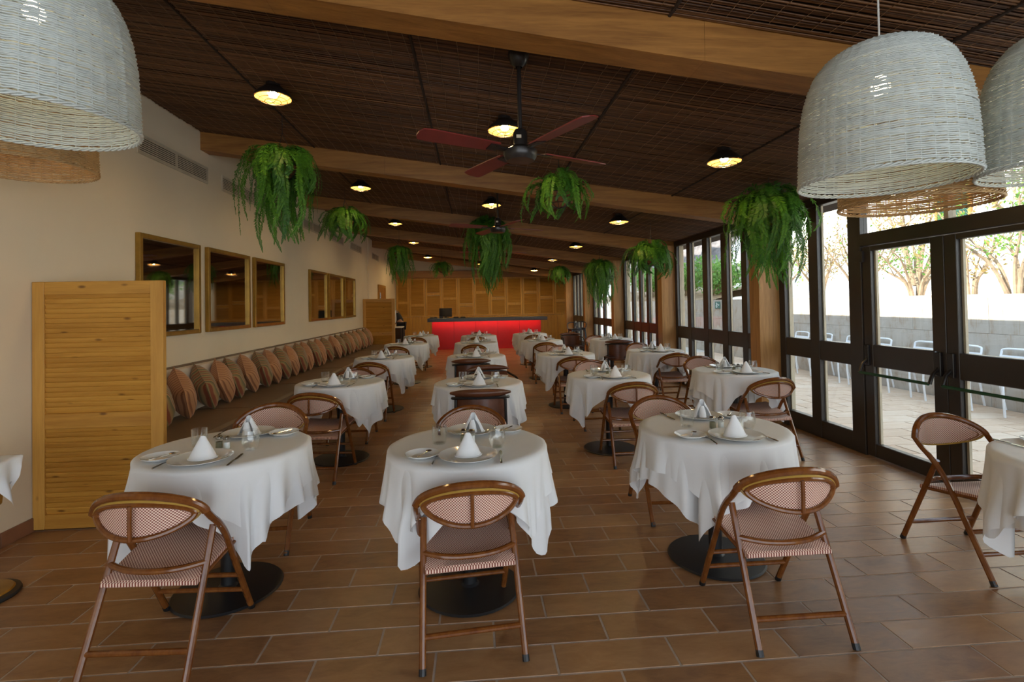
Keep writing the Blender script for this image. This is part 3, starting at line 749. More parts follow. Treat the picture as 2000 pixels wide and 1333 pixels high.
CL_V = [(cloth_mesh(11 + i, 0.675, radians(r1), 0.0, 0.09, 0.040, lift=0.0 if i == 2 else .42), cloth_mesh(31 + i, 0.605, radians(r2), 0.006, 0.12, 0.038, 'overlay', lift=0.0 if i == 2 else .42)) for i, (r1, r2) in enumerate(((0, 9), (6, -6), (-8, 5), (3, 12)))]
PICK = {'L1': (0, -12), 'C1': (1, 4), 'R1': (2, 18)}
for i, (k, (x, y)) in enumerate(TABLES.items()):
    t = thing('pedestal_table', 'round pedestal table on a black disc base under linen, the ' + tname(k), 'table', (x, y, 0), 0, 'round pedestal tables')
    link('base_plate', base_me, t); link('pole', pole_me, t); link('tabletop', top_me, t)
    v, rz = PICK.get(k, (i % 4, (i * 11) % 24 - 12 + 180 * (i % 2)))
    c = link('tablecloth', CL_V[v][0], None, (x, y, 0), (0, 0, radians(rz)))
    tag(c, 'white double linen cloth hanging in folds over the ' + tname(k), 'tablecloth', 'white tablecloths')
    link('overlay', CL_V[v][1], c)

# ---- rattan folding chair (faces +Y)
def by(x): return -0.255 + 0.105 * (abs(x) / 0.232) ** 2.0
def rattan_chair(label):
    t = thing('rattan_chair', label, 'chair', (0, 0, 0), 0, 'folding bistro chairs')
    for s in (-1, 1):
        F = catmull([(s * .209, .274, .012), (s * .215, .10, .35), (s * .221, .022, .495), (s * .226, -.045, .578), (s * .231, -.108, .632), (s * .232, -.150, .676)], 5)
        lg = obj('leg', MB().tube(F, 0.0148, 10), M_rattan, t)
        obj('foot', MB().tube([(s * .209, .278, .002), (s * .2093, .266, .026)], 0.0156, 10), M_black, lg)
        lg = obj('leg', MB().tube([(s * .214, -.276, .012), (s * .2, -.040, .570)], 0.0148, 10), M_rattan, t)
        obj('foot', MB().tube([(s * .214, -.280, .002), (s * .2135, -.270, .026)], 0.0156, 10), M_black, lg)
        obj('pivot', MB().tube([(s * .20, -.042, .562), (s * .235, -.042, .562)], 0.006, 8), M_steel, t)
    A = [(.232 * sin(f), by(.232 * sin(f)), .672 + .113 * cos(f) ** 1.25) for f in [radians(-89.99 + 7.4992 * k) for k in range(25)]]
    obj('back_rail', MB().tube(A, 0.0175, 10), M_rattan, t)
    G = [(.214 * sin(f), by(.214 * sin(f)) - .004, .675 + .088 * cos(f) ** 1.25) for f in [radians(-84 + 7 * k) for k in range(25)]]
    obj('gold_band', MB().tube(G, 0.0062, 8), M_gold, t)
    fr = MB()
    U = [(.203 * sin(f), by(.203 * sin(f)), .677 + .071 * cos(f) ** 1.3) for f in [radians(-89.99 + 7.4992 * k) for k in range(25)]]
    D = [(.203 * sin(f), by(.203 * sin(f)), .677 - .073 * cos(f) ** 1.2) for f in [radians(-89.99 + 7.4992 * k) for k in range(25)]]
    fr.tube(U, 0.0118, 8); fr.tube(D, 0.0118, 8)
    fr.tube([(-.222, by(.222), .685), (-.190, by(.19), .677)], .008, 8); fr.tube([(.222, by(.222), .685), (.190, by(.19), .677)], .008, 8)
    obj('back_frame', fr, M_rattan, t)
    obj('mullion', MB().tube([(0, by(0) - .012, .746), (0, by(0) - .014, .68), (0, by(0) - .012, .604)], 0.0085, 8), M_rattan, t)
    pn = MB()
    def fn(u, v):
        f = radians(-89 + 178 * u); x = .212 * sin(f); zt = .676 + .091 * cos(f) ** 1.25; zb = .677 - .075 * cos(f) ** 1.2; return (x, by(x) + .013, zb + (zt - zb) * v)
    def fb(u, v): p = fn(1 - u, v); return (p[0], p[1] - .006, p[2])
    pn.grid(fn, 28, 6); pn.grid(fb, 28, 6); obj('back_panel', pn, M_cane_back, t, smooth=180)
    obj('panel_trim', MB().tube([(x, by(x) + .016, z - .002) for x, _, z in [fn(k / 20, 0) for k in range(21)]], .0055, 6), M_gold, t)
    st = MB()
    prof = [(-.158, .360), (-.166, .367), (-.166, .380), (-.156, .389), (-.10, .402), (.05, .430), (.20, .455), (.262, .462), (.276, .456), (.278, .444), (.268, .434), (.20, .428), (.05, .405), (-.10, .376)]
    rings = []
    for k in range(13):
        u = -1 + k / 6; rings.append([(u * (.196 + .022 * (yy + .16) / .44) * (1 if abs(u) < .99 else 1), yy, zz - (.010 * (1 - u * u) if yy > -.12 else 0)) for yy, zz in prof])
    st.quad_strip(rings, True, True); obj('seat', st, M_cane_seat, t)
    for s in (-1, 1): obj('seat_rail', MB().tube([(s * .200, -.13, .376), (s * .214, .22, .436)], .0095, 8), M_rattan, t)
    obj('rear_bar', MB().tube(catmull([(-.204, -.100, .432), (-.11, -.140, .424), (0, -.152, .421), (.11, -.140, .424), (.204, -.100, .432)], 4), .0135, 10), M_rattan, t)
    obj('stretcher', MB().tube([(-.211, -.227, .128), (.211, -.227, .128)], .0125, 10), M_rattan, t)
    obj('stretcher', MB().tube([(-.212, .208, .135), (.212, .208, .135)], .0115, 10), M_rattan, t)
    obj('stretcher', MB().tube([(-.215, .157, .235), (.215, .157, .235)], .0115, 10), M_rattan, t)
    return t
RC = None
def put_chair(x, y, deg, label):
    global RC
    if RC is None:
        RC = rattan_chair(label); RC.location = (x, y, 0); RC.rotation_euler = (0, 0, radians(deg)); return RC
    return dup(RC, (x, y, 0), radians(deg), label)
N_ = 'folding cane chair with its back towards us at the '
Fa = 'folding cane chair facing us from the far side of the '
for x, y, dg, lab in [
    (-1.36, 2.405, -3, N_ + tname('L1')), (-0.048, 2.406, 6, N_ + tname('C1')), (1.388, 2.355, 0, N_ + tname('R1')),
    (-1.385, 3.46, 184, Fa + tname('L1')), (-0.03, 3.45, 181, Fa + tname('C1')), (1.385, 3.60, 178, Fa + tname('R1')), (2.855, 2.725, 180, Fa + tname('W0')),
    (-1.385, 4.72, -6, N_ + tname('L2')), (1.455, 4.785, 0, N_ + tname('R2')), (2.79, 4.79, 3, N_ + tname('W1')),
    (-1.40, 5.95, 180, Fa + tname('L2')), (1.47, 6.15, 182, Fa + tname('R2')), (2.93, 6.26, 178, Fa + tname('W1')),
    (-1.37, 7.04, -4, N_ + tname('L3')), (1.365, 7.11, 2, N_ + tname('R3')), (2.84, 7.22, 3, N_ + tname('W2')),
    (1.49, 8.52, 180, Fa + tname('R3')), (2.90, 8.65, 182, Fa + tname('W2')),
    (-1.43, 9.62, -3, N_ + tname('L4')), (-0.01, 9.62, 2, N_ + tname('C4')), (1.35, 9.75, 0, N_ + tname('R4')), (2.68, 11.0, 180, Fa + tname('W3')),
    (1.50, 11.1, 184, Fa + tname('R4')),
    (-1.36, 12.18, 0, N_ + tname('L5')), (0.07, 11.8, 0, N_ + tname('C5')), (1.42, 12.12, -2, N_ + tname('R5')), (0.10, 13.3, 180, Fa + tname('C5'))]:
    c_ = put_chair(x, y, dg, lab)
    if dg == 6: c_.scale.z = .95
    elif (x, y) in ((-1.36, 2.405), (1.388, 2.355)): c_.scale.z = .97
    elif dg == 184 and y < 4: c_.scale.z = 1.045

# ---- leather armchair (faces +Y)
def leather_chair(label):
    t = thing('leather_armchair', label, 'chair', (0, 0, 0), 0, 'brown leather armchairs')
    rl = MB(); pts = []; rs = []
    for k in range(17):
        u = -1 + k / 8; x = .262 * u; pts.append((x, -.215 + .10 * u * u, .745 - .012 * u * u)); rs.append(.034 * max(.12, (1 - abs(u) ** 3.2)) ** .6)
    obj('headroll', rl.tube(pts, rs, 12), M_leather, t)
    bar = [(-.245, .20, .40), (-.248, .21, .58), (-.248, .17, .655), (-.248, -.02, .675), (-.235, -.125, .69), (-.15, -.185, .70), (0, -.21, .703), (.15, -.185, .70), (.235, -.125, .69), (.248, -.02, .675), (.248, .17, .655), (.248, .21, .58), (.245, .20, .40)]
    obj('arm_frame', MB().tube(catmull(bar, 4), .0125, 8), M_black, t)
    bk = MB()
    def fo(u, v):
        x = -.222 + .444 * u; return (x, -.205 + .10 * (x / .23) ** 2 + .02 * v, .40 + .30 * v)
    def fi(u, v): p = fo(1 - u, v); return (p[0], p[1] + .03, p[2])
    bk.grid(fo, 12, 4); bk.grid(fi, 12, 4); bk.tube([fo(k / 12, 0) for k in range(13)], .016, 8)
    obj('backrest', bk, M_leather, t, smooth=180)
    obj('seat', MB().box((0, .03, .44), (.46, .44, .075), None, .022), M_leather_d, t)
    obj('seat_frame', MB().tube([(-.235, .24, .39), (.235, .24, .39), (.235, -.16, .39), (-.235, -.16, .39)], .012, 8, True), M_black, t)
    for sx in (-1, 1):
        obj('leg', MB().tube([(sx * .245, .20, .42), (sx * .25, .235, .0)], .0125, 8), M_black, t)
        obj('leg', MB().tube([(sx * .215, -.15, .68), (sx * .225, -.19, .0)], .0125, 8), M_black, t)
    return t
LC = leather_chair('brown leather armchair with roll top at the second centre row table'); LC.location = (0.045, 4.58, 0)
dup(LC, (-0.055, 7.08, 0), radians(3), 'brown leather armchair with roll top at the third centre row table')
dup(LC, (0.19, 5.92, 0), radians(197), 'turned brown leather armchair behind the second centre row table')
dup(LC, (2.80, 9.78, 0), radians(-8), 'brown leather armchair before the last window row table')
dup(LC, (2.35, 12.2, 0), radians(185), 'shiny brown leather armchair beyond the last window row table')

# ---- tableware
def plate_mesh(name, R, rim):
    p = [(0, .004), (R * .62, .004), (R * .66, .007), (R * .98, .018), (R, .0195), (R * .985, .0165), (R * .66, .0025), (R * .6, 0), (0, 0)]
    return MB().lathe(p, 40).mesh(name, M_china)
DIN = plate_mesh('dinner_plate', .142, 1); SID = plate_mesh('side_plate', .083, 1)
G1 = MB().lathe([(0, .006), (.028, .006), (.034, .012), (.0365, .03), (.0375, .095), (.0388, .096), (.0395, .095), (.0385, .03), (.036, .006), (.030, 0), (0, 0)], 28).mesh('tumbler', M_drink)
G2 = MB().lathe([(0, .008), (.024, .009), (.037, .025), (.0425, .045), (.041, .070), (.0355, .103), (.0365, .104), (.0375, .103), (.043, .070), (.0445, .045), (.039, .022), (.027, .001), (0, 0)], 28).mesh('stemless_glass', M_drink)
def napkin():
    mb = MB()
    def fn(u, v):
        a = radians(-128 + 256 * u) - pi / 2; R = (.068 - .052 * v ** 1.05) ; z = .004 + .138 * v * (1 - .34 * abs(2 * u - 1) ** 2.5 * v)
        return (R * cos(a) * 1.05, R * sin(a) * .80 + .012 * v, z)
    mb.grid(fn, 26, 10)
    def fi(u, v): p = fn(1 - u, v); return (p[0] * .93, p[1] * .93 + .0012, p[2])
    mb.grid(fi, 26, 10)
    n = 26
    mb.quad_strip([[fn(k / n, 1) for k in range(n + 1)], [fi(1 - k / n, 1) for k in range(n + 1)]], False)
    # rolled inner tube and turned-up cuff
    mb.tube([(0.004, .022, .006), (0.004, .024, .06), (0.006, .022, .095)], [.028, .021, .012], 14, cap=False)
    cu = []
    for k in range(27):
        a = radians(-120 + 240 * k / 26) - pi / 2; cu.append((.0695 * cos(a) * 1.05, .0695 * sin(a) * .80, .006))
    mb.tube(cu, .0042, 6)
    return mb.mesh('folded_napkin', M_napkin, 60)
NAP = napkin(); NAP.transform(Matrix.Diagonal((.88, .88, .78, 1)))
def fork_mesh():
    mb = MB(); mb.tube([(0, -.095, .004), (0, -.03, .005), (0, .03, .0045)], [.0042, .0032, .0025], 6); mb.box((0, .042, .0045), (.022, .022, .0025))
    for i in range(4): mb.box((-.0093 + i * .0062, .072, .005), (.0028, .042, .002))
    return mb.mesh('fork', M_steel)
def knife_mesh():
    mb = MB(); mb.box((0, -.06, .0045), (.011, .085, .006), None, .0022)
    mb.poly_prism([(-.004, -.018), (.004, -.018), (.0095, .01), (.0085, .085), (.002, .103), (-.005, .09)], .002, .0042)
    return mb.mesh('table_knife', M_steel)
def spread_mesh():
    mb = MB(); mb.tube([(0, -.065, .003), (0, .0, .004), (0, .03, .003)], [.0042, .003, .003], 6)
    mb.lathe([(0, .002), (.013, .003), (.016, .006)], 14, (0, .048, 0)); return mb.mesh('small_spoon', M_steel)
FORK, KNIF, SPN = fork_mesh(), knife_mesh(), spread_mesh()
SALT = MB().lathe([(0, 0), (.0185, .001), (.0195, .006), (.0175, .034), (.0195, .046), (.016, .052), (0, .052)], 12).mesh('jar', M_drink)
SALTC = MB().lathe([(0, .002), (.0165, .003), (.0155, .036), (0, .038)], 12)
SALT_W = SALTC.mesh('contents', M_signw); SALT_P = SALTC.mesh('contents', plain('pepper_grey', (0.22, 0.21, 0.13), 0.8))
CAP = MB().lathe([(.0165, .050), (.0175, .053), (.0175, .062), (.012, .068), (0, .069)], 12).mesh('cap', M_steel)
ZT = H_T + 0.0135
def put(me, name, x, y, z, rz, label, cat, group): return tag(link(name, me, None, (x, y, z), (0, 0, rz)), label, cat, group)
for ti, (k, (tx, ty)) in enumerate(TABLES.items()):
    rg = random.Random(100 + ti); level = 5 if k == 'W0' else int(k[1])
    if k == 'W0': level = 1
    if k[0] == 'W' and k != 'W0': level = int(k[1]) + 1
    tn = tname(k)
    def P(x, y, s): return (tx + x * s + rg.uniform(-.008, .008), ty + y * s + rg.uniform(-.008, .008))
    for s, side in ((1, 'near'), (-1, 'far')):
        r0 = 0 if s > 0 else pi
        dy = -.255 if s > 0 else -.235
        ndp = 0.0 if s > 0 else rg.uniform(-.03, .03)
        x, y = P(ndp, dy, s)
        put(DIN, 'dinner_plate', x, y, ZT, 0, 'large white plate at the %s place of the %s' % (side, tn), 'plate', 'dinner plates')
        put(NAP, 'folded_napkin', x + (0 if s > 0 else .012), y + .015 * s, ZT + .005, r0 + rg.uniform(-.25, .25), 'white folded napkin on the %s plate of the %s' % (side, tn), 'napkin', 'folded napkins')
        x, y = P(-.225, -.215, s)
        put(SID, 'side_plate', x, y, ZT, 0, 'small white plate at the %s place of the %s' % (side, tn), 'plate', 'bread plates')
        if level <= 3: put(SPN, 'small_spoon', x + .01 * s, y, ZT + .012, r0 - .5 + rg.uniform(-.2, .2), 'steel spoon on the %s small plate of the %s' % (side, tn), 'cutlery', 'butter spoons')
        x, y = P(.155, -.095 if s > 0 else -.0, s)
        if s < 0: x, y = tx - .15, ty + .01
        put(G2 if s > 0 else G1, 'stemless_glass' if s > 0 else 'tumbler', x, y, ZT, 0, ('rounded clear drinking glass right of the near plate on the ' if s > 0 else 'straight clear tumbler left of the shakers on the ') + tn, 'glass', 'drinking glasses')
        if level <= 3:
            x, y = P(-.150, -.275, s)
            put(FORK, 'fork', x, y, ZT, r0 - .08, 'steel fork left of the %s plate on the %s' % (side, tn), 'cutlery', 'table forks')
            x, y = P(.168, -.275, s)
            put(KNIF, 'table_knife', x, y, ZT, r0 + rg.uniform(-.1, .1), 'steel knife beside the %s plate on the %s' % (side, tn), 'cutlery', 'table knives')
    if level <= 4:
        for q, (me, nm) in enumerate(((SALT_P, 'pepper'), (SALT_W, 'salt'))):
            a = thing(nm + '_shaker', 'small glass %s shaker with steel cap on the %s' % (nm, tn), 'shaker', (tx - .022 + .044 * q, ty + .0 - .012 * q + (.03 if k[0] == 'C' else -.045), ZT), 0, 'salt and pepper shakers')
            link('jar', SALT, a); link('contents', me, a); link('cap', CAP, a)

# ---- banquette along the left wall
bq = thing('banquette', 'long wall banquette with taupe seat and cream padded back behind the cushions', 'bench', (XL, 0, 0))
BY0, BY1 = 3.88, 14.2
seg = [BY0, 5.55, 7.2, 8.9, 10.6, 12.3, BY1]
for a, b in zip(seg[:-1], seg[1:]):
    obj('seat_cushion', MB().b2(0.10, 0.80, a + .004, b - .004, .33, .465, .025), M_vinyl, bq)
    bk = MB(); prof = [(0.015, .42), (.13, .42), (.135, .46), (.115, .87), (.105, .905), (.085, .918), (.02, .918)]
    bk.quad_strip([[(x, y, z) for x, z in prof] for y in (a + .003, b - .003)], True, True)
    obj('back_cushion', bk, M_cream_vinyl, bq)
obj('plinth', MB().b2(0.01, 0.74, BY0, BY1, 0.0, .33), M_vinyl, bq)
obj('back_rail', MB().b2(0.002, .05, BY0, BY1, .915, .935, .004), M_vinyl, bq)
# cushions, alternating olive stripes and peach pinstripes
def cushion_mesh(name, mat, sd):
    mb = MB(); W = .190; n = 14
    def sh(u, v, s):
        x, z = -1 + 2 * u, -1 + 2 * v
        pin = .055
        px_ = W * x * (1 - pin * (1 - z * z)); pz_ = W * z * (1 - pin * (1 - x * x))
        th = .106 * max(0, (1 - abs(x) ** 3.2)) ** .6 * max(0, (1 - abs(z) ** 3.2)) ** .6
        th *= 1 + .10 * noise.noise(Vector((x * 1.6 + sd, z * 1.6, s)))
        return (px_, s * th, pz_ + W)
    mb.grid(lambda u, v: sh(u, v, -1), n, n); mb.grid(lambda u, v: sh(1 - u, v, 1), n, n)
    mb.tube([sh(a, b, 0) for a, b in [(k / 12, 0) for k in range(12)] + [(1, k / 12) for k in range(12)] + [(1 - k / 12, 1) for k in range(12)] + [(0, 1 - k / 12) for k in range(12)]], .005, 5, True)
    return mb.mesh(name, mat, 180)
CU = {'s': [cushion_mesh('cushion', M_str, 3), cushion_mesh('cushion', M_str, 8)], 'p': [cushion_mesh('cushion', M_pch, 5), cushion_mesh('cushion', M_pch, 14)]}
seq = [(4.74, 's'), (5.11, 'p'), (5.52, 's'), (5.90, 'p'), (6.15, 's'), (6.54, 'p'), (6.95, 's'), (7.28, 'p'), (7.66, 's'), (8.02, 'p'), (8.42, 's'), (8.72, 'p'), (9.15, 's'), (9.47, 'p'), (9.92, 's'), (10.50, 'p'), (10.88, 's'), (11.32, 's'), (11.68, 'p'), (12.02, 's'), (12.36, 'p'), (12.74, 's'), (13.02, 'p'), (13.42, 's'), (13.72, 'p')]
OW = ['first', 'second', 'third', 'fourth', 'fifth', 'sixth', 'seventh', 'eighth', 'ninth', 'tenth', 'eleventh', 'twelfth', 'thirteenth']
cnt = {'s': 0, 'p': 0}; rg = random.Random(5)
for i, (yy, kd) in enumerate(seq):
    o = link('cushion', CU[kd][i % 2], None)
    # each cushion stands on one corner, its top corner against the back and a side corner towards the room's entrance
    up_ = Vector((-.19 + rg.uniform(-.03, .03), rg.uniform(-.03, .03), .52)).normalized()
    ang = math.atan2(2.77, yy) + radians(1 + rg.uniform(-7, 7)); sd_ = Vector((sin(ang), -cos(ang), 0)); sd_ = (sd_ - up_ * sd_.dot(up_)).normalized()
    xh = (up_ + sd_) / sqrt(2); zh = (up_ - sd_) / sqrt(2); yh = zh.cross(xh)
    c_ = Vector((XL + .24, yy, .700)) - zh * .190
    o.matrix_world = Matrix(((xh.x, yh.x, zh.x, c_.x), (xh.y, yh.y, zh.y, c_.y), (xh.z, yh.z, zh.z, c_.z), (0, 0, 0, 1)))
    nm = ('olive and rust striped' if kd == 's' else 'peach pinstriped')
    tag(o, '%s cushion, %s of its kind along the banquette from the near screen' % (nm, OW[cnt[kd]]), 'cushion', 'striped cushions on the banquette'); cnt[kd] += 1

# ---- mirrors
MIR = [(4.82, 5.85), (6.01, 7.10), (7.25, 8.35), (9.63, 10.73), (10.87, 12.02), (12.18, 13.22)]
ML = ['gilt framed dark mirror partly behind the near slatted screen', 'gilt framed dark mirror, middle one of the nearer trio', 'gilt framed dark mirror nearest the gap between the two trios', 'gilt framed dark mirror, first of the farther trio', 'gilt framed dark mirror, middle one of the farther trio', 'gilt framed dark mirror nearest the far slatted screen']
for i, (a, b) in enumerate(MIR):
    t = thing('wall_mirror', ML[i], 'mirror', (XL, (a + b) / 2, 1.728), 0, 'gilt mirrors on the cream wall')
    h, hw_ = .484, (b - a) / 2
    obj('glass', MB().b2(.004, .016, -hw_ + .03, hw_ - .03, -h + .03, h - .03), M_mirror, t, smooth=0)
    for y0, y1, z0, z1 in ((-hw_, -hw_ + .045, -h, h), (hw_ - .045, hw_, -h, h), (-hw_ + .045, hw_ - .045, h - .045, h), (-hw_ + .045, hw_ - .045, -h, -h + .045)):
        obj('frame', MB().b2(.002, .045, y0, y1, z0, z1, .004), M_brass, t)
# ---- air vents
slm = MB().box((0, 0, 0), (.020, .57, .010), Matrix.Rotation(radians(30), 3, 'Y')).mesh('slat', M_vent, 0)
VY = [(4.85, 6.08), (6.41, 7.6), (8.0, 9.2), (9.35, 10.5), (11.0, 12.2), (12.9, 14.1), (15.6, 16.6)]
VL = ['first', 'second', 'third', 'fourth', 'fifth', 'sixth', 'last']
for i, (a, b) in enumerate(VY):
    t = thing('air_vent', 'pale double air grille high on the cream wall, %s from the near end' % VL[i], 'vent', (XL, (a + b) / 2, 3.04), 0, 'air grilles high on the wall')
    hw_ = (b - a) / 2
    fr = MB()
    for q in ((-hw_, hw_, .075, .095), (-hw_, hw_, -.095, -.075), (-hw_, -hw_ + .02, -.075, .075), (hw_ - .02, hw_, -.075, .075), (-.014, .014, -.075, .075)): fr.b2(.001, .014, q[0], q[1], q[2], q[3])
    obj('frame', fr, M_vent, t, smooth=0)
    obj('shade_sheet', MB().b2(.0005, .0025, -hw_ + .01, hw_ - .01, -.08, .08), M_ventdark, t, smooth=0)  # flat dark sheet on the wall, shade between the slats put into its colour
    for c_ in (-1, 1):
        for k in range(8): link('slat', slm, t, (.010, c_ * (hw_ / 2 + .001), -.066 + k * .019), None, (1, (hw_ - .034) / .57, 1))

# ---- louvred pine screens
slat_me = [MB().box((0, 0, 0), (.70, .010, .052), Matrix.Rotation(radians(22), 3, 'X'), .002).mesh('slat', M_pine, 0) for _ in range(3)]
def pine_screen(label, x0, y, W=.86):
    t = thing('slatted_screen', label, 'screen', (x0, y, 0), 0, 'pine louvre screens')
    for a, b in ((0, .078), (W - .085, W)): obj('stile', MB().b2(a, b, -.02, .02, 0.01, 1.712, .003), M_pine_v, t)
    for z0, z1 in ((.01, .11), (.695, .80), (1.62, 1.712)): obj('rail', MB().b2(.078, W - .085, -.017, .017, z0, z1, .003), M_pine, t)
    k = 0
    for za, zb in ((.112, .695), (.802, 1.620)):
        n = round((zb - za) / .0335)
        for i in range(n):
            link('slat', slat_me[k % 3], t, (.078 + (W - .163) / 2, 0, za + (i + .5) * (zb - za) / n), (radians(1.5 * sin(k * 2.3)), 0, 0), ((W - .163) / .70, 1, 1)); k += 1
    return t
pine_screen('tall louvred pine screen standing against the cream wall at the near banquette end', XL + .005, 3.76)
pine_screen('louvred pine screen at the far end of the banquette', XL + .005, 14.24)

# ================================================================== HANGING THINGS
# ---- ceiling lamps
hous = MB().lathe([(.060, .094), (.070, .090), (.082, .076), (.114, .052), (.138, .026), (.148, .004), (.140, .002), (.134, .022), (.10, .050)], 28).mesh('housing', M_blackgloss)
bowl = MB().lathe([(.139, .004), (.126, .028), (.095, .050), (.05, .064), (0, .070)], 28).mesh('reflector', M_bowl)
lens_b = MB().lathe([(0, .004), (.022, .008), (.032, .020), (.032, .032), (.022, .052), (.016, .068)], 14).mesh('bulb', M_bulb)
lens_far = lens_b.copy(); lens_far.materials.clear(); lens_far.materials.append(M_bulb_far)
cg = MB()
for r, z in ((.138, .0), (.105, -.018), (.062, -.029)): cg.tube([(r * cos(2 * pi * k / 24), r * sin(2 * pi * k / 24), z) for k in range(24)], .0025, 5, True)
for k in range(8):
    a = 2 * pi * k / 8; cg.tube([(r * cos(a), r * sin(a), z) for r, z in ((.140, .004), (.105, -.018), (.062, -.029), (.0, -.034))], .0022, 5)
cage = cg.mesh('cage', M_black)
LN = {-1.58: 'left', .28: 'middle', 2.16: 'right'}
LY = [4.19, 7.36, 10.55, 13.75, 16.4, 17.95]
for x in (-1.58, .28, 2.16):
    for i, y in enumerate(LY):
        t = thing('ceiling_lamp', 'caged black dome lamp, %s in the %s line of ceiling lamps' % (['first', 'second', 'third', 'fourth', 'fifth', 'last'][i], LN[x]), 'lamp', (x, y, zc(x) - .125), 0, 'caged ceiling lamps')
        sc = .55 if i == 4 else 1
        if i == 4: t.location.z = zc(x) - .08
        for nm, me in (('housing', hous), ('reflector', bowl), ('bulb', lens_b if i < 4 else lens_far), ('cage', cage)): link(nm, me, t, None, None, (sc, sc, sc))
        obj('mount', MB().tube([(0, 0, .088 * sc), (0, 0, .125 / 1 + .02)], .055 * sc, 14), M_blackgloss, t)
# ---- ceiling fans
def fan(label, x, y, zh, a0):
    t = thing('ceiling_fan', label, 'fan', (x, y, zh), 0, 'four bladed ceiling fans')
    zt = zc(x) - zh
    obj('canopy', MB().lathe([(.022, zt - .09), (.050, zt - .065), (.066, zt - .02), (.066, zt + .012), (0, zt + .012)], 20), M_blackgloss, t)
    obj('downrod', MB().tube([(0, 0, .13), (0, 0, zt - .06)], .0135, 10), M_blackgloss, t)
    obj('motor', MB().lathe([(0, -.052), (.085, -.050), (.098, -.03), (.104, -.012), (.104, .012), (.07, .030), (.046, .045), (.044, .125), (.030, .145), (.013, .15)], 28), M_blackgloss, t)
    for k in range(4):
        a = a0 + k * pi / 2; R3 = Matrix.Rotation(a, 4, 'Z') @ Matrix.Rotation(radians(11), 4, 'X')
        arm = MB().b2(.085, .185, -.018, .018, .004, .011).b2(.16, .225, -.035, .035, .006, .011).xf(R3)
        br = obj('blade_iron', arm, M_blackgloss, t)
        bl = MB(); out = [(.165, -.048), (.30, -.056), (.60, -.064), (.655, -.056), (.672, -.02), (.672, .02), (.655, .056), (.60, .064), (.30, .056), (.165, .048)]
        bl.poly_prism(out, .011, .018); bl.xf(R3)
        obj('blade', bl, M_blade, t, smooth=0)
    obj('rating_label', MB().box((-.012, -.0465, .09), (.03, .002, .02)), M_vent, t)
    return t
fan('dark red four blade ceiling fan nearest the camera, above the front tables', .303, 3.12, 2.435, radians(28))
fan('dark red ceiling fan in front of the hanging fern, second from the camera', .335, 6.71, 2.50, radians(22))
fan('dark red ceiling fan half hidden behind the big middle fern', .40, 9.9, 2.50, radians(12))
# ---- hanging ferns
def frond_mesh(L, reach, rise, seed, lw=.052, step=.0125):
    rg = random.Random(seed); mb = MB()
    droop = max(.02, L - reach * .9)
    ctrl = [(0, .04, 0), (rg.uniform(-.02, .02), reach * .45, rise), (rg.uniform(-.04, .04), reach * .85, rise * .75), (rg.uniform(-.05, .05), reach * 1.05, -droop * .28), (rg.uniform(-.06, .06), reach * 1.08, -droop * .65), (rg.uniform(-.09, .09), reach * (1.0 + rg.uniform(-.06, .08)), -droop)]
    c = catmull(ctrl, 12)
    mb.tube(c[::3] + [c[-1]], .0018, 3, cap=False)
    d = [0]
    for a, b in zip(c[:-1], c[1:]): d.append(d[-1] + (b - a).length)
    tot = d[-1]; s = .05; i = 0
    while s < tot - .004:
        while d[i + 1] < s: i += 1
        t = (s - d[i]) / (d[i + 1] - d[i]); p = c[i].lerp(c[i + 1], t); T = (c[i + 1] - c[i]).normalized()
        u = s / tot; ln = lw * min(1, .35 + u * 4) * (1 - u ** 3.2) ** .8 + .004
        side = Vector((1, 0, 0)); side = (side - T * side.dot(T)).normalized(); nn = side.cross(T)
        for sg in (-1, 1):
            dr = (side * sg + T * .30 + nn * rg.uniform(-.30, .30) + Vector((0, 0, -.18))).normalized() * ln * rg.uniform(.85, 1.1)
            wv = T * .0078
            b = len(mb.v); mb.v += [tuple(p - wv * .7), tuple(p + dr * .45 - wv), tuple(p + dr), tuple(p + dr * .45 + wv)]
            mb.f.append((b, b + 1, b + 2, b + 3))
        s += step
    return mb.mesh('frond', M_fern, 0)
FR_LONG = [frond_mesh(L, rc, ri, 200 + i) for i, (L, rc, ri) in enumerate([(.95, .27, .12), (.85, .32, .10), (.75, .22, .15), (1.0, .20, .10), (.62, .34, .14), (.9, .14, .16)])]
FR_SHORT = [frond_mesh(L, rc, ri, 300 + i, .05) for i, (L, rc, ri) in enumerate([(.45, .30, .12), (.40, .34, .10), (.50, .26, .14), (.36, .22, .18), (.55, .32, .10)])]
bask = MB()
for k in range(10):
    a = 2 * pi * k / 10; bask.tube([(.135 * cos(a) * q, .135 * sin(a) * q, z) for q, z in ((1, 0), (.93, -.05), (.72, -.10), (.35, -.135), (0, -.145))], .003, 5)
for r, z in ((.136, 0), (.127, -.05), (.098, -.10)): bask.tube([(r * cos(2 * pi * k / 20), r * sin(2 * pi * k / 20), z) for k in range(20)], .0035, 5, True)
BASK = bask.mesh('wire_basket', M_black)
COIR = MB().lathe([(0, -.138), (.33 * .13, -.128), (.68 * .13, -.095), (.9 * .13, -.047), (.128, .0), (.10, .012), (0, .02)], 20).mesh('coir_liner', M_coir)
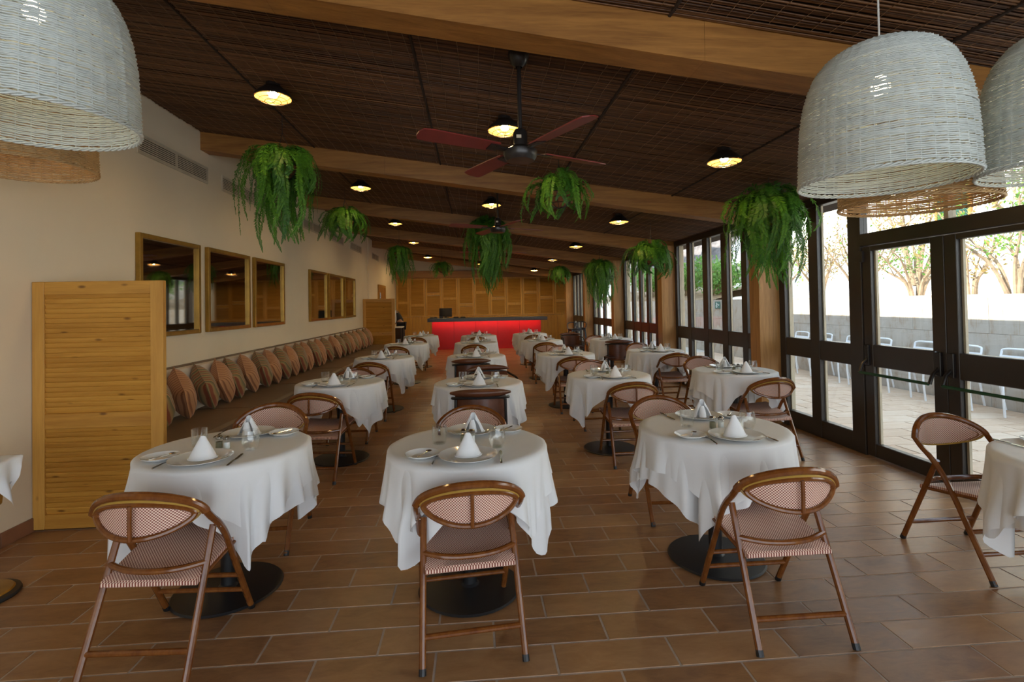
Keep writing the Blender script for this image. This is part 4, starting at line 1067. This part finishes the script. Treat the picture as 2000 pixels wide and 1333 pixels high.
def fern(label, x, y, ztop, nl, nsh, sl, ss, seed):
    rg = random.Random(seed); zb = ztop - .09
    t = thing('hanging_fern', label, 'plant', (x, y, zb), 0, 'hanging ferns')
    link('wire_basket', BASK, t); link('coir_liner', COIR, t)
    wr = MB(); top = zc(x) - zb
    kn = min(top * .62, .34)
    for k in range(3): a = 2 * pi * k / 3 + .4; wr.tube([(.132 * cos(a), .132 * sin(a), 0), (0, 0, kn)], .0026, 5)
    wr.tube([(0, 0, kn), (0, 0, top)], .003, 5)
    obj('hanger', wr, M_black, t)
    n = nl + nsh
    for k in range(n):
        lng = k < nl; me = rg.choice(FR_LONG if lng else FR_SHORT); a = 2 * pi * (k * .381966) + rg.uniform(-.2, .2)
        s = (sl if lng else ss) * rg.uniform(.82, 1.1)
        wd = rg.uniform(.85, 1.1) * (ss if not lng else .5 * (1 + sl))
        link('frond', me, t, (0, 0, rg.uniform(-.01, .03)), (rg.uniform(-.12, .10), rg.uniform(-.12, .12), a), (s, s * rg.uniform(.8, 1.25 if lng else 1.05), s))
    return t
fern('large trailing fern hanging from the ceiling before the cream wall, nearest on the left', -1.776, 4.92, 2.93, 66, 26, .92, .95, 1)
fern('bushy short fern hanging behind the large trailing fern at the cream wall', -1.956, 7.98, 2.91, 0, 52, 1, 1.12, 2)
fern('small bright fern in an open wire basket showing its brown liner', .83, 4.79, 2.64, 0, 34, 1, .98, 3)
fern('long trailing fern hanging before the window column, nearest on the window side', 2.91, 4.78, 2.45, 58, 34, .95, 1.3, 4)
fern('dense spreading fern hanging before the middle window bays', 2.74, 7.66, 2.28, 0, 56, 1, 1.2, 5)
fern('trailing fern hanging near the far slatted screen', -1.70, 11.9, 2.82, 46, 20, .88, .8, 6)
fern('biggest trailing fern in mid ceiling behind the second fan', .27, 8.84, 2.86, 70, 30, 1.1, 1.3, 7)
fern('trailing fern hanging in front of the far wooden columns', 2.88, 11.44, 2.35, 56, 24, 1.05, 1.2, 8)
fern('small fern hanging near the far right end of the panelled wall', 2.50, 14.6, 2.45, 8, 34, .6, 1.1, 9)
fern('short dark fern hanging before the white strip above the panels', -.95, 15.6, 2.72, 0, 34, 1, 1.05, 10)
fern('dark fern hanging low behind the biggest trailing fern', .42, 12.6, 2.52, 26, 18, .85, 1.05, 11)
# ---- wicker pendants
PR = [(1.0, 0), (.992, .05), (.985, .14), (.975, .28), (.955, .44), (.92, .58), (.86, .71), (.77, .82), (.64, .905), (.47, .96), (.26, .992), (.10, 1.0)]
def prof_at(t):
    s = t * (len(PR) - 1); i = min(int(s), len(PR) - 2); f = s - i
    return (PR[i][0] + (PR[i + 1][0] - PR[i][0]) * f, PR[i][1] + (PR[i + 1][1] - PR[i][1]) * f)
import bisect
_al = [0]
_pp = [prof_at(k / 400) for k in range(401)]
for a, b in zip(_pp[:-1], _pp[1:]): _al.append(_al[-1] + math.hypot((b[0] - a[0]) * .31, (b[1] - a[1]) * .58))
def prof_len(s):
    i = min(bisect.bisect_left(_al, s), 400); return _pp[i]
def wicker(mat):
    R, Hh = .31, .58; NS = 42; tot = _al[-1]
    wv = MB(); row = 0; s = .022; rr = random.Random(9)
    while s < tot - .02:
        r, z = prof_len(s); r *= R; z *= Hh
        fine = z > Hh * .80
        n = NS * 2; amp = .0050; pts = []
        jr = rr.uniform(-.0008, .0008)
        for k in range(n):
            a = 2 * pi * k / n; sg = (1 if k % 2 == 0 else -1) * (1.0 if row % 2 == 0 else .42)
            q = r + jr + sg * amp
            pts.append((q * cos(a), q * sin(a), z + .0012 * sin(5 * a + row)))
        wv.tube(pts, .0037 if not fine else .0031, 5, True)
        s += (.0078 if not fine else .0058); row += 1
    sk = MB()
    for k in range(NS):
        a = 2 * pi * (k + .25) / NS
        sk.tube([(prof_len(tot * j / 14)[0] * R * cos(a), prof_len(tot * j / 14)[0] * R * sin(a), prof_len(tot * j / 14)[1] * Hh) for j in range(15)], .0022, 4, cap=False)
    bd = MB()
    for z0 in (.22, .44, .62, .80):
        i = min(range(401), key=lambda q: abs(_pp[q][1] - z0)); r = _pp[i][0] * R + .004
        bd.tube([(r * cos(2 * pi * k / 64), r * sin(2 * pi * k / 64), z0 * Hh) for k in range(64)], .0032, 5, True)
    rm = MB()
    for q in range(3):
        pts = []
        for k in range(132):
            a = 2 * pi * k / 132; w_ = 2 * pi * k / 6 + q * 2.094; pts.append(((R + .0042 * cos(w_)) * cos(a), (R + .0042 * cos(w_)) * sin(a), .007 + .0060 * sin(w_)))
        rm.tube(pts, .0040, 5, True)
    return [('weave', wv.mesh('weave', mat, 180), True), ('stakes', sk.mesh('stakes', mat, 180), True), ('bands', bd.mesh('bands', mat, 180), False), ('rim', rm.mesh('rim', mat, 180), False)]
WW, WN = wicker(M_wick_w), wicker(M_wick_n)
bulb_me = MB().lathe([(0, -.055), (.03, -.048), (.045, -.022), (.045, 0), (.032, .035), (.018, .06)], 16).mesh('bulb', M_bulb_p)
sock_me = MB().lathe([(.018, .055), (.022, .06), (.022, .11), (.010, .125), (0, .126)], 14).mesh('socket', M_cord)
def pendant(label, x, y, z, parts, s=1.0, sz=1.0):
    t = thing('wicker_pendant', label, 'lamp', (x, y, z), 0, 'wicker pendant lamps')
    for nm, me, st in parts:
        o = link(nm, me, t, None, None, (s, s, s * sz))
        if st: stuff(o)
    link('bulb', bulb_me, t, (0, 0, .41 * s), None, (.75, .75, .75)); link('socket', sock_me, t, (0, 0, .405 * s), None, (.8, .8, .8))
    obj('cord', MB().tube([(0, 0, .47 * s), (0, 0, zc(x) - z)], .004, 6), M_cord, t)
    return t
pendant('white wicker dome pendant hanging whole in view at upper right', 1.69, 1.965, 1.972, WW, .985)
pendant('natural tan wicker pendant hanging behind the whole white one', 2.24, 2.41, 1.960, WN, 1.06)
pendant('white wicker pendant cut off by the right edge of the frame', 2.33, 1.775, 1.980, WW, .97)
pendant('white wicker pendant cut off by the upper left corner of the frame', -1.60, 1.985, 2.19, WW, 1.03)
pendant('natural tan wicker pendant below and behind the white one at upper left', -2.36, 2.84, 2.255, WN, 1.04)

# ================================================================== FAR END
bar = thing('bar_counter', 'bar with glowing red front and long grey stone top before the panelled wall', 'bar', (0, 17.4, 0))
for i in range(5):
    x0 = -1.43 + i * .744; obj('front_panel', MB().b2(x0 + .003, x0 + .741, 0.0, .03, 0.0, .95, .003), M_red, bar, smooth=0)
obj('body', MB().b2(-1.43, 2.29, .031, .62, 0, .95), M_dark, bar, smooth=0)
obj('countertop', MB().b2(-1.56, 2.49, -.20, .68, .965, 1.06, .006).b2(-1.56, 2.49, -.20, -.188, .945, .966), M_counter, bar)
obj('light_strip', MB().b2(-1.42, 2.28, -.185, -.15, .952, .9645), M_led, bar, smooth=0)
mn = thing('monitor', 'black till monitor standing on the grey bar top', 'monitor', (-.98, 17.78, 1.06))
obj('screen', MB().box((0, 0, .19), (.44, .03, .30), Matrix.Rotation(radians(-8), 3, 'X'), .006), M_screen, mn)
obj('stand', MB().box((0, .05, .05), (.08, .06, .10), None, .01).box((0, .02, .012), (.24, .18, .02), None, .006), M_black, mn)
for i, (x, w_, h, lab) in enumerate([(-1.38, .26, .035, 'flat black tray at the left end of the grey bar top'), (-1.12, .12, .05, 'small black till drawer left of the monitor on the bar'), (-.62, .16, .03, 'low black card reader right of the monitor on the bar'), (-.38, .14, .035, 'second low black card reader right of the monitor on the bar')]):
    t = thing('till_box', lab, 'till', (x, 17.55, 1.06), 0.1 * i, 'small black things on the bar')
    obj('body', MB().box((0, 0, h / 2), (w_, .16, h), None, .008), M_black, t); obj('lid', MB().box((0, -.01, h + .004), (w_ * .8, .11, .008), None, .002), M_screen, t)
# service table and waiter behind the far screen
sv = thing('service_table', 'small service table with pale top half hidden by the far screen', 'table', (-2.50, 16.0, 0))
obj('top', MB().b2(-.42, .30, -.28, .28, .835, .862, .004), M_white, sv)
obj('cabinet', MB().b2(-.40, .24, -.26, .26, .02, .835, .004), M_dark, sv)
for s in (-1, 1): obj('leg', MB().b2(.245, .28, s * .24 - .02, s * .24 + .02, 0, .835), M_black, sv)
pe = thing('person', 'person in dark vest and white shirt bending over the service table', 'person', (-2.35, 16.55, 0))
def skin(name, verts, edges, radii, mat, parent, root=0, lv=2):
    me = bpy.data.meshes.new(name); me.from_pydata(verts, edges, []); me.materials.append(mat)
    o = link(name, me, parent)
    m1 = o.modifiers.new('skin', 'SKIN'); m1.use_smooth_shade = True
    for i, r in enumerate(radii): me.skin_vertices[0].data[i].radius = (r, r) if not isinstance(r, tuple) else r; me.skin_vertices[0].data[i].use_root = (i == root)
    m2 = o.modifiers.new('sub', 'SUBSURF'); m2.levels = lv; m2.render_levels = lv
    return o

V = [(.02, 0, .93), (-.06, 0, 1.08), (-.16, 0, 1.22), (-.27, 0, 1.33), (-.36, 0, 1.37), (-.45, 0, 1.39), (-.55, 0, 1.38),   # pelvis..head
     (-.20, -.19, 1.25), (-.16, -.25, 1.02), (-.30, -.26, .90), (-.37, -.25, .885), (-.20, .19, 1.25), (-.16, .25, 1.02), (-.30, .26, .90), (-.37, .25, .885),
     (.03, -.10, .88), (.05, -.11, .48), (.07, -.11, .08), (-.08, -.12, .04), (.03, .10, .88), (.05, .11, .48), (.07, .11, .08), (-.08, .12, .04)]
V = [(x * (.86 if z > .85 else 1), y, z) for x, y, z in V]
E_ = [(0, 1), (1, 2), (2, 3), (3, 4), (4, 5), (5, 6), (3, 7), (7, 8), (8, 9), (9, 10), (3, 11), (11, 12), (12, 13), (13, 14), (0, 15), (15, 16), (16, 17), (17, 18), (0, 19), (19, 20), (20, 21), (21, 22)]
Rr = [.12, .115, .13, .09, .05, .10, .085, .055, .042, .032, .035, .055, .042, .032, .035, .085, .06, .04, .035, .085, .06, .04, .035]
body = skin('body', V, E_, Rr, M_skin, pe)
for s in (-1, 1):
    for k in range(4): obj('finger', MB().tube([(-.38, s * .25 + (k - 1.5) * .017, .885), (-.43 - .006 * (k in (1, 2)), s * .25 + (k - 1.5) * .020, .882), (-.455, s * .25 + (k - 1.5) * .021, .870)], [.009, .008, .006], 6), M_skin, pe)
    obj('thumb', MB().tube([(-.35, s * .215, .885), (-.385, s * .195, .878), (-.405, s * .19, .872)], [.010, .009, .007], 6), M_skin, pe)
skin('vest', V[:4], [(0, 1), (1, 2), (2, 3)], [.135, .135, .152, .115], M_navy, pe)
skin('shirt', [V[3], V[7], V[8], (-.235, -.255, .955), V[11], V[12], (-.235, .255, .955)], [(0, 1), (1, 2), (2, 3), (0, 4), (4, 5), (5, 6)], [.10, .068, .055, .045, .068, .055, .045], M_shirt, pe)
skin('trousers', [V[0], V[15], V[16], V[17], V[19], V[20], V[21]], [(0, 1), (1, 2), (2, 3), (0, 4), (4, 5), (5, 6)], [.138, .10, .075, .06, .10, .075, .06], M_navy, pe)
obj('hair', MB().lathe([(0, .12), (.06, .105), (.10, .06), (.112, 0), (.10, -.04)], 16).xf(Matrix.Translation((-.48, 0, 1.40)) @ Matrix.Rotation(radians(-35), 4, 'Y')), M_hair, pe)
for s in (-1, 1):
    obj('eye', MB().lathe([(0, .008), (.008, .004), (.010, 0)], 8).xf(Matrix.Translation((-.617, s * .035, 1.375)) @ Matrix.Rotation(radians(-80), 4, 'Y')), M_navy, pe)
    obj('ear', MB().box((-.51, s * .10, 1.375), (.03, .016, .05), None, .006), M_skin, pe)
    obj('shoe', MB().box((-.06, s * .12, .035), (.27, .10, .07), None, .025), M_black, pe)
obj('nose', MB().box((-.64, 0, 1.355), (.03, .024, .04), None, .008), M_skin, pe)
obj('mouth', MB().box((-.625, 0, 1.318), (.01, .045, .010), None, .003), M_leather, pe)
# bar stools by the far windows
def stool(label, x, y, rz):
    t = thing('bar_stool', label, 'stool', (x, y, 0), rz, 'dark metal stools')
    obj('seat', MB().box((0, 0, .735), (.32, .32, .03), None, .012).box((0, 0, .705), (.29, .29, .05), None, .01), M_stool, t)
    for sx in (-1, 1):
        for sy in (-1, 1): obj('leg', MB().tube([(sx * .125, sy * .125, .70), (sx * .20, sy * .20, .005)], .017, 8), M_stool, t)
    q = .172
    obj('footrest', MB().tube([(-q, -q, .25), (q, -q, .25), (q, q, .25), (-q, q, .25)], .010, 8, True), M_stool, t)
    obj('backrest', MB().tube(catmull([(-.14, .14, .73), (-.15, .17, .88), (0, .20, .93), (.15, .17, .88), (.14, .14, .73)], 4), .014, 8), M_stool, t)
    return t
stool('dark metal bar stool near the end of the bar, left of two', 2.93, 14.75, .2)
stool('dark metal bar stool against the far windows, right of two', 3.22, 15.25, -.3)
# wine cooler stand at the left edge
ws = thing('wine_cooler', 'wine cooler on a round footed stand at the left edge of the frame', 'cooler', (-2.62, 2.90, 0))
obj('base', MB().lathe([(0, 0), (.165, 0), (.17, .008), (.165, .02), (.14, .026)], 32), M_black, ws)
obj('base_disc', MB().lathe([(.142, .026), (.135, .034), (.03, .045), (0, .045)], 32), M_brass, ws)
obj('pole', MB().tube([(0, 0, .03), (0, 0, .50)], .014, 10), M_steel, ws)
obj('bucket', MB().lathe([(0, .475), (.085, .475), (.09, .48), (.108, .69), (.114, .695), (.110, .70), (.104, .69), (.086, .49), (0, .485)], 28), M_steel, ws)
obj('handle', MB().tube([(.112 + .02 * sin(k * pi / 8), -.06 * cos(k * pi / 8), .615 - .03 * sin(k * pi / 8)) for k in range(9)], .005, 6), M_steel, ws)
bo = thing('wine_bottle', 'dark red wine bottle lying in the wine cooler at the left edge', 'bottle', (-2.60, 2.89, .492))
obj('glass', MB().lathe([(0, 0), (.034, 0), (.036, .01), (.036, .17), (.014, .22), (.013, .28), (0, .28)], 18).xf(Matrix.Rotation(radians(10), 4, 'Y')), plain('wine_glass_red', (.05, .006, .01), .15), bo)
obj('capsule', MB().lathe([(.0145, .225), (.0145, .282), (0, .284)], 14).xf(Matrix.Rotation(radians(10), 4, 'Y')), plain('bottle_capsule', (.02, .12, .05), .3), bo)
nb = MB()
def nfn(u, v):
    # napkin draped over the rim, one corner hanging on the outside
    y = -.12 + .24 * u; s = -.16 + v * .40
    wgt = 1 - abs(2 * u - 1)
    if s < 0: x = .02 + (s + .16) * .62; z = .715 + .004 * sin(9 * u) + .012 * (s + .16)
    else:
        dr = s * (.25 + .75 * wgt); x = .124 + .16 * dr + .016 * sin(13 * u + 2) * min(1, s * 6); z = .717 - dr
    return (x, y * (1 - .35 * max(0, s) / .24), z)
nb.grid(nfn, 24, 24)
nk = obj('draped_napkin', nb, M_napkin, None, (-2.62, 2.90, 0), smooth=180)
tag(nk, 'white linen napkin draped over the wine cooler at the left edge', 'napkin')
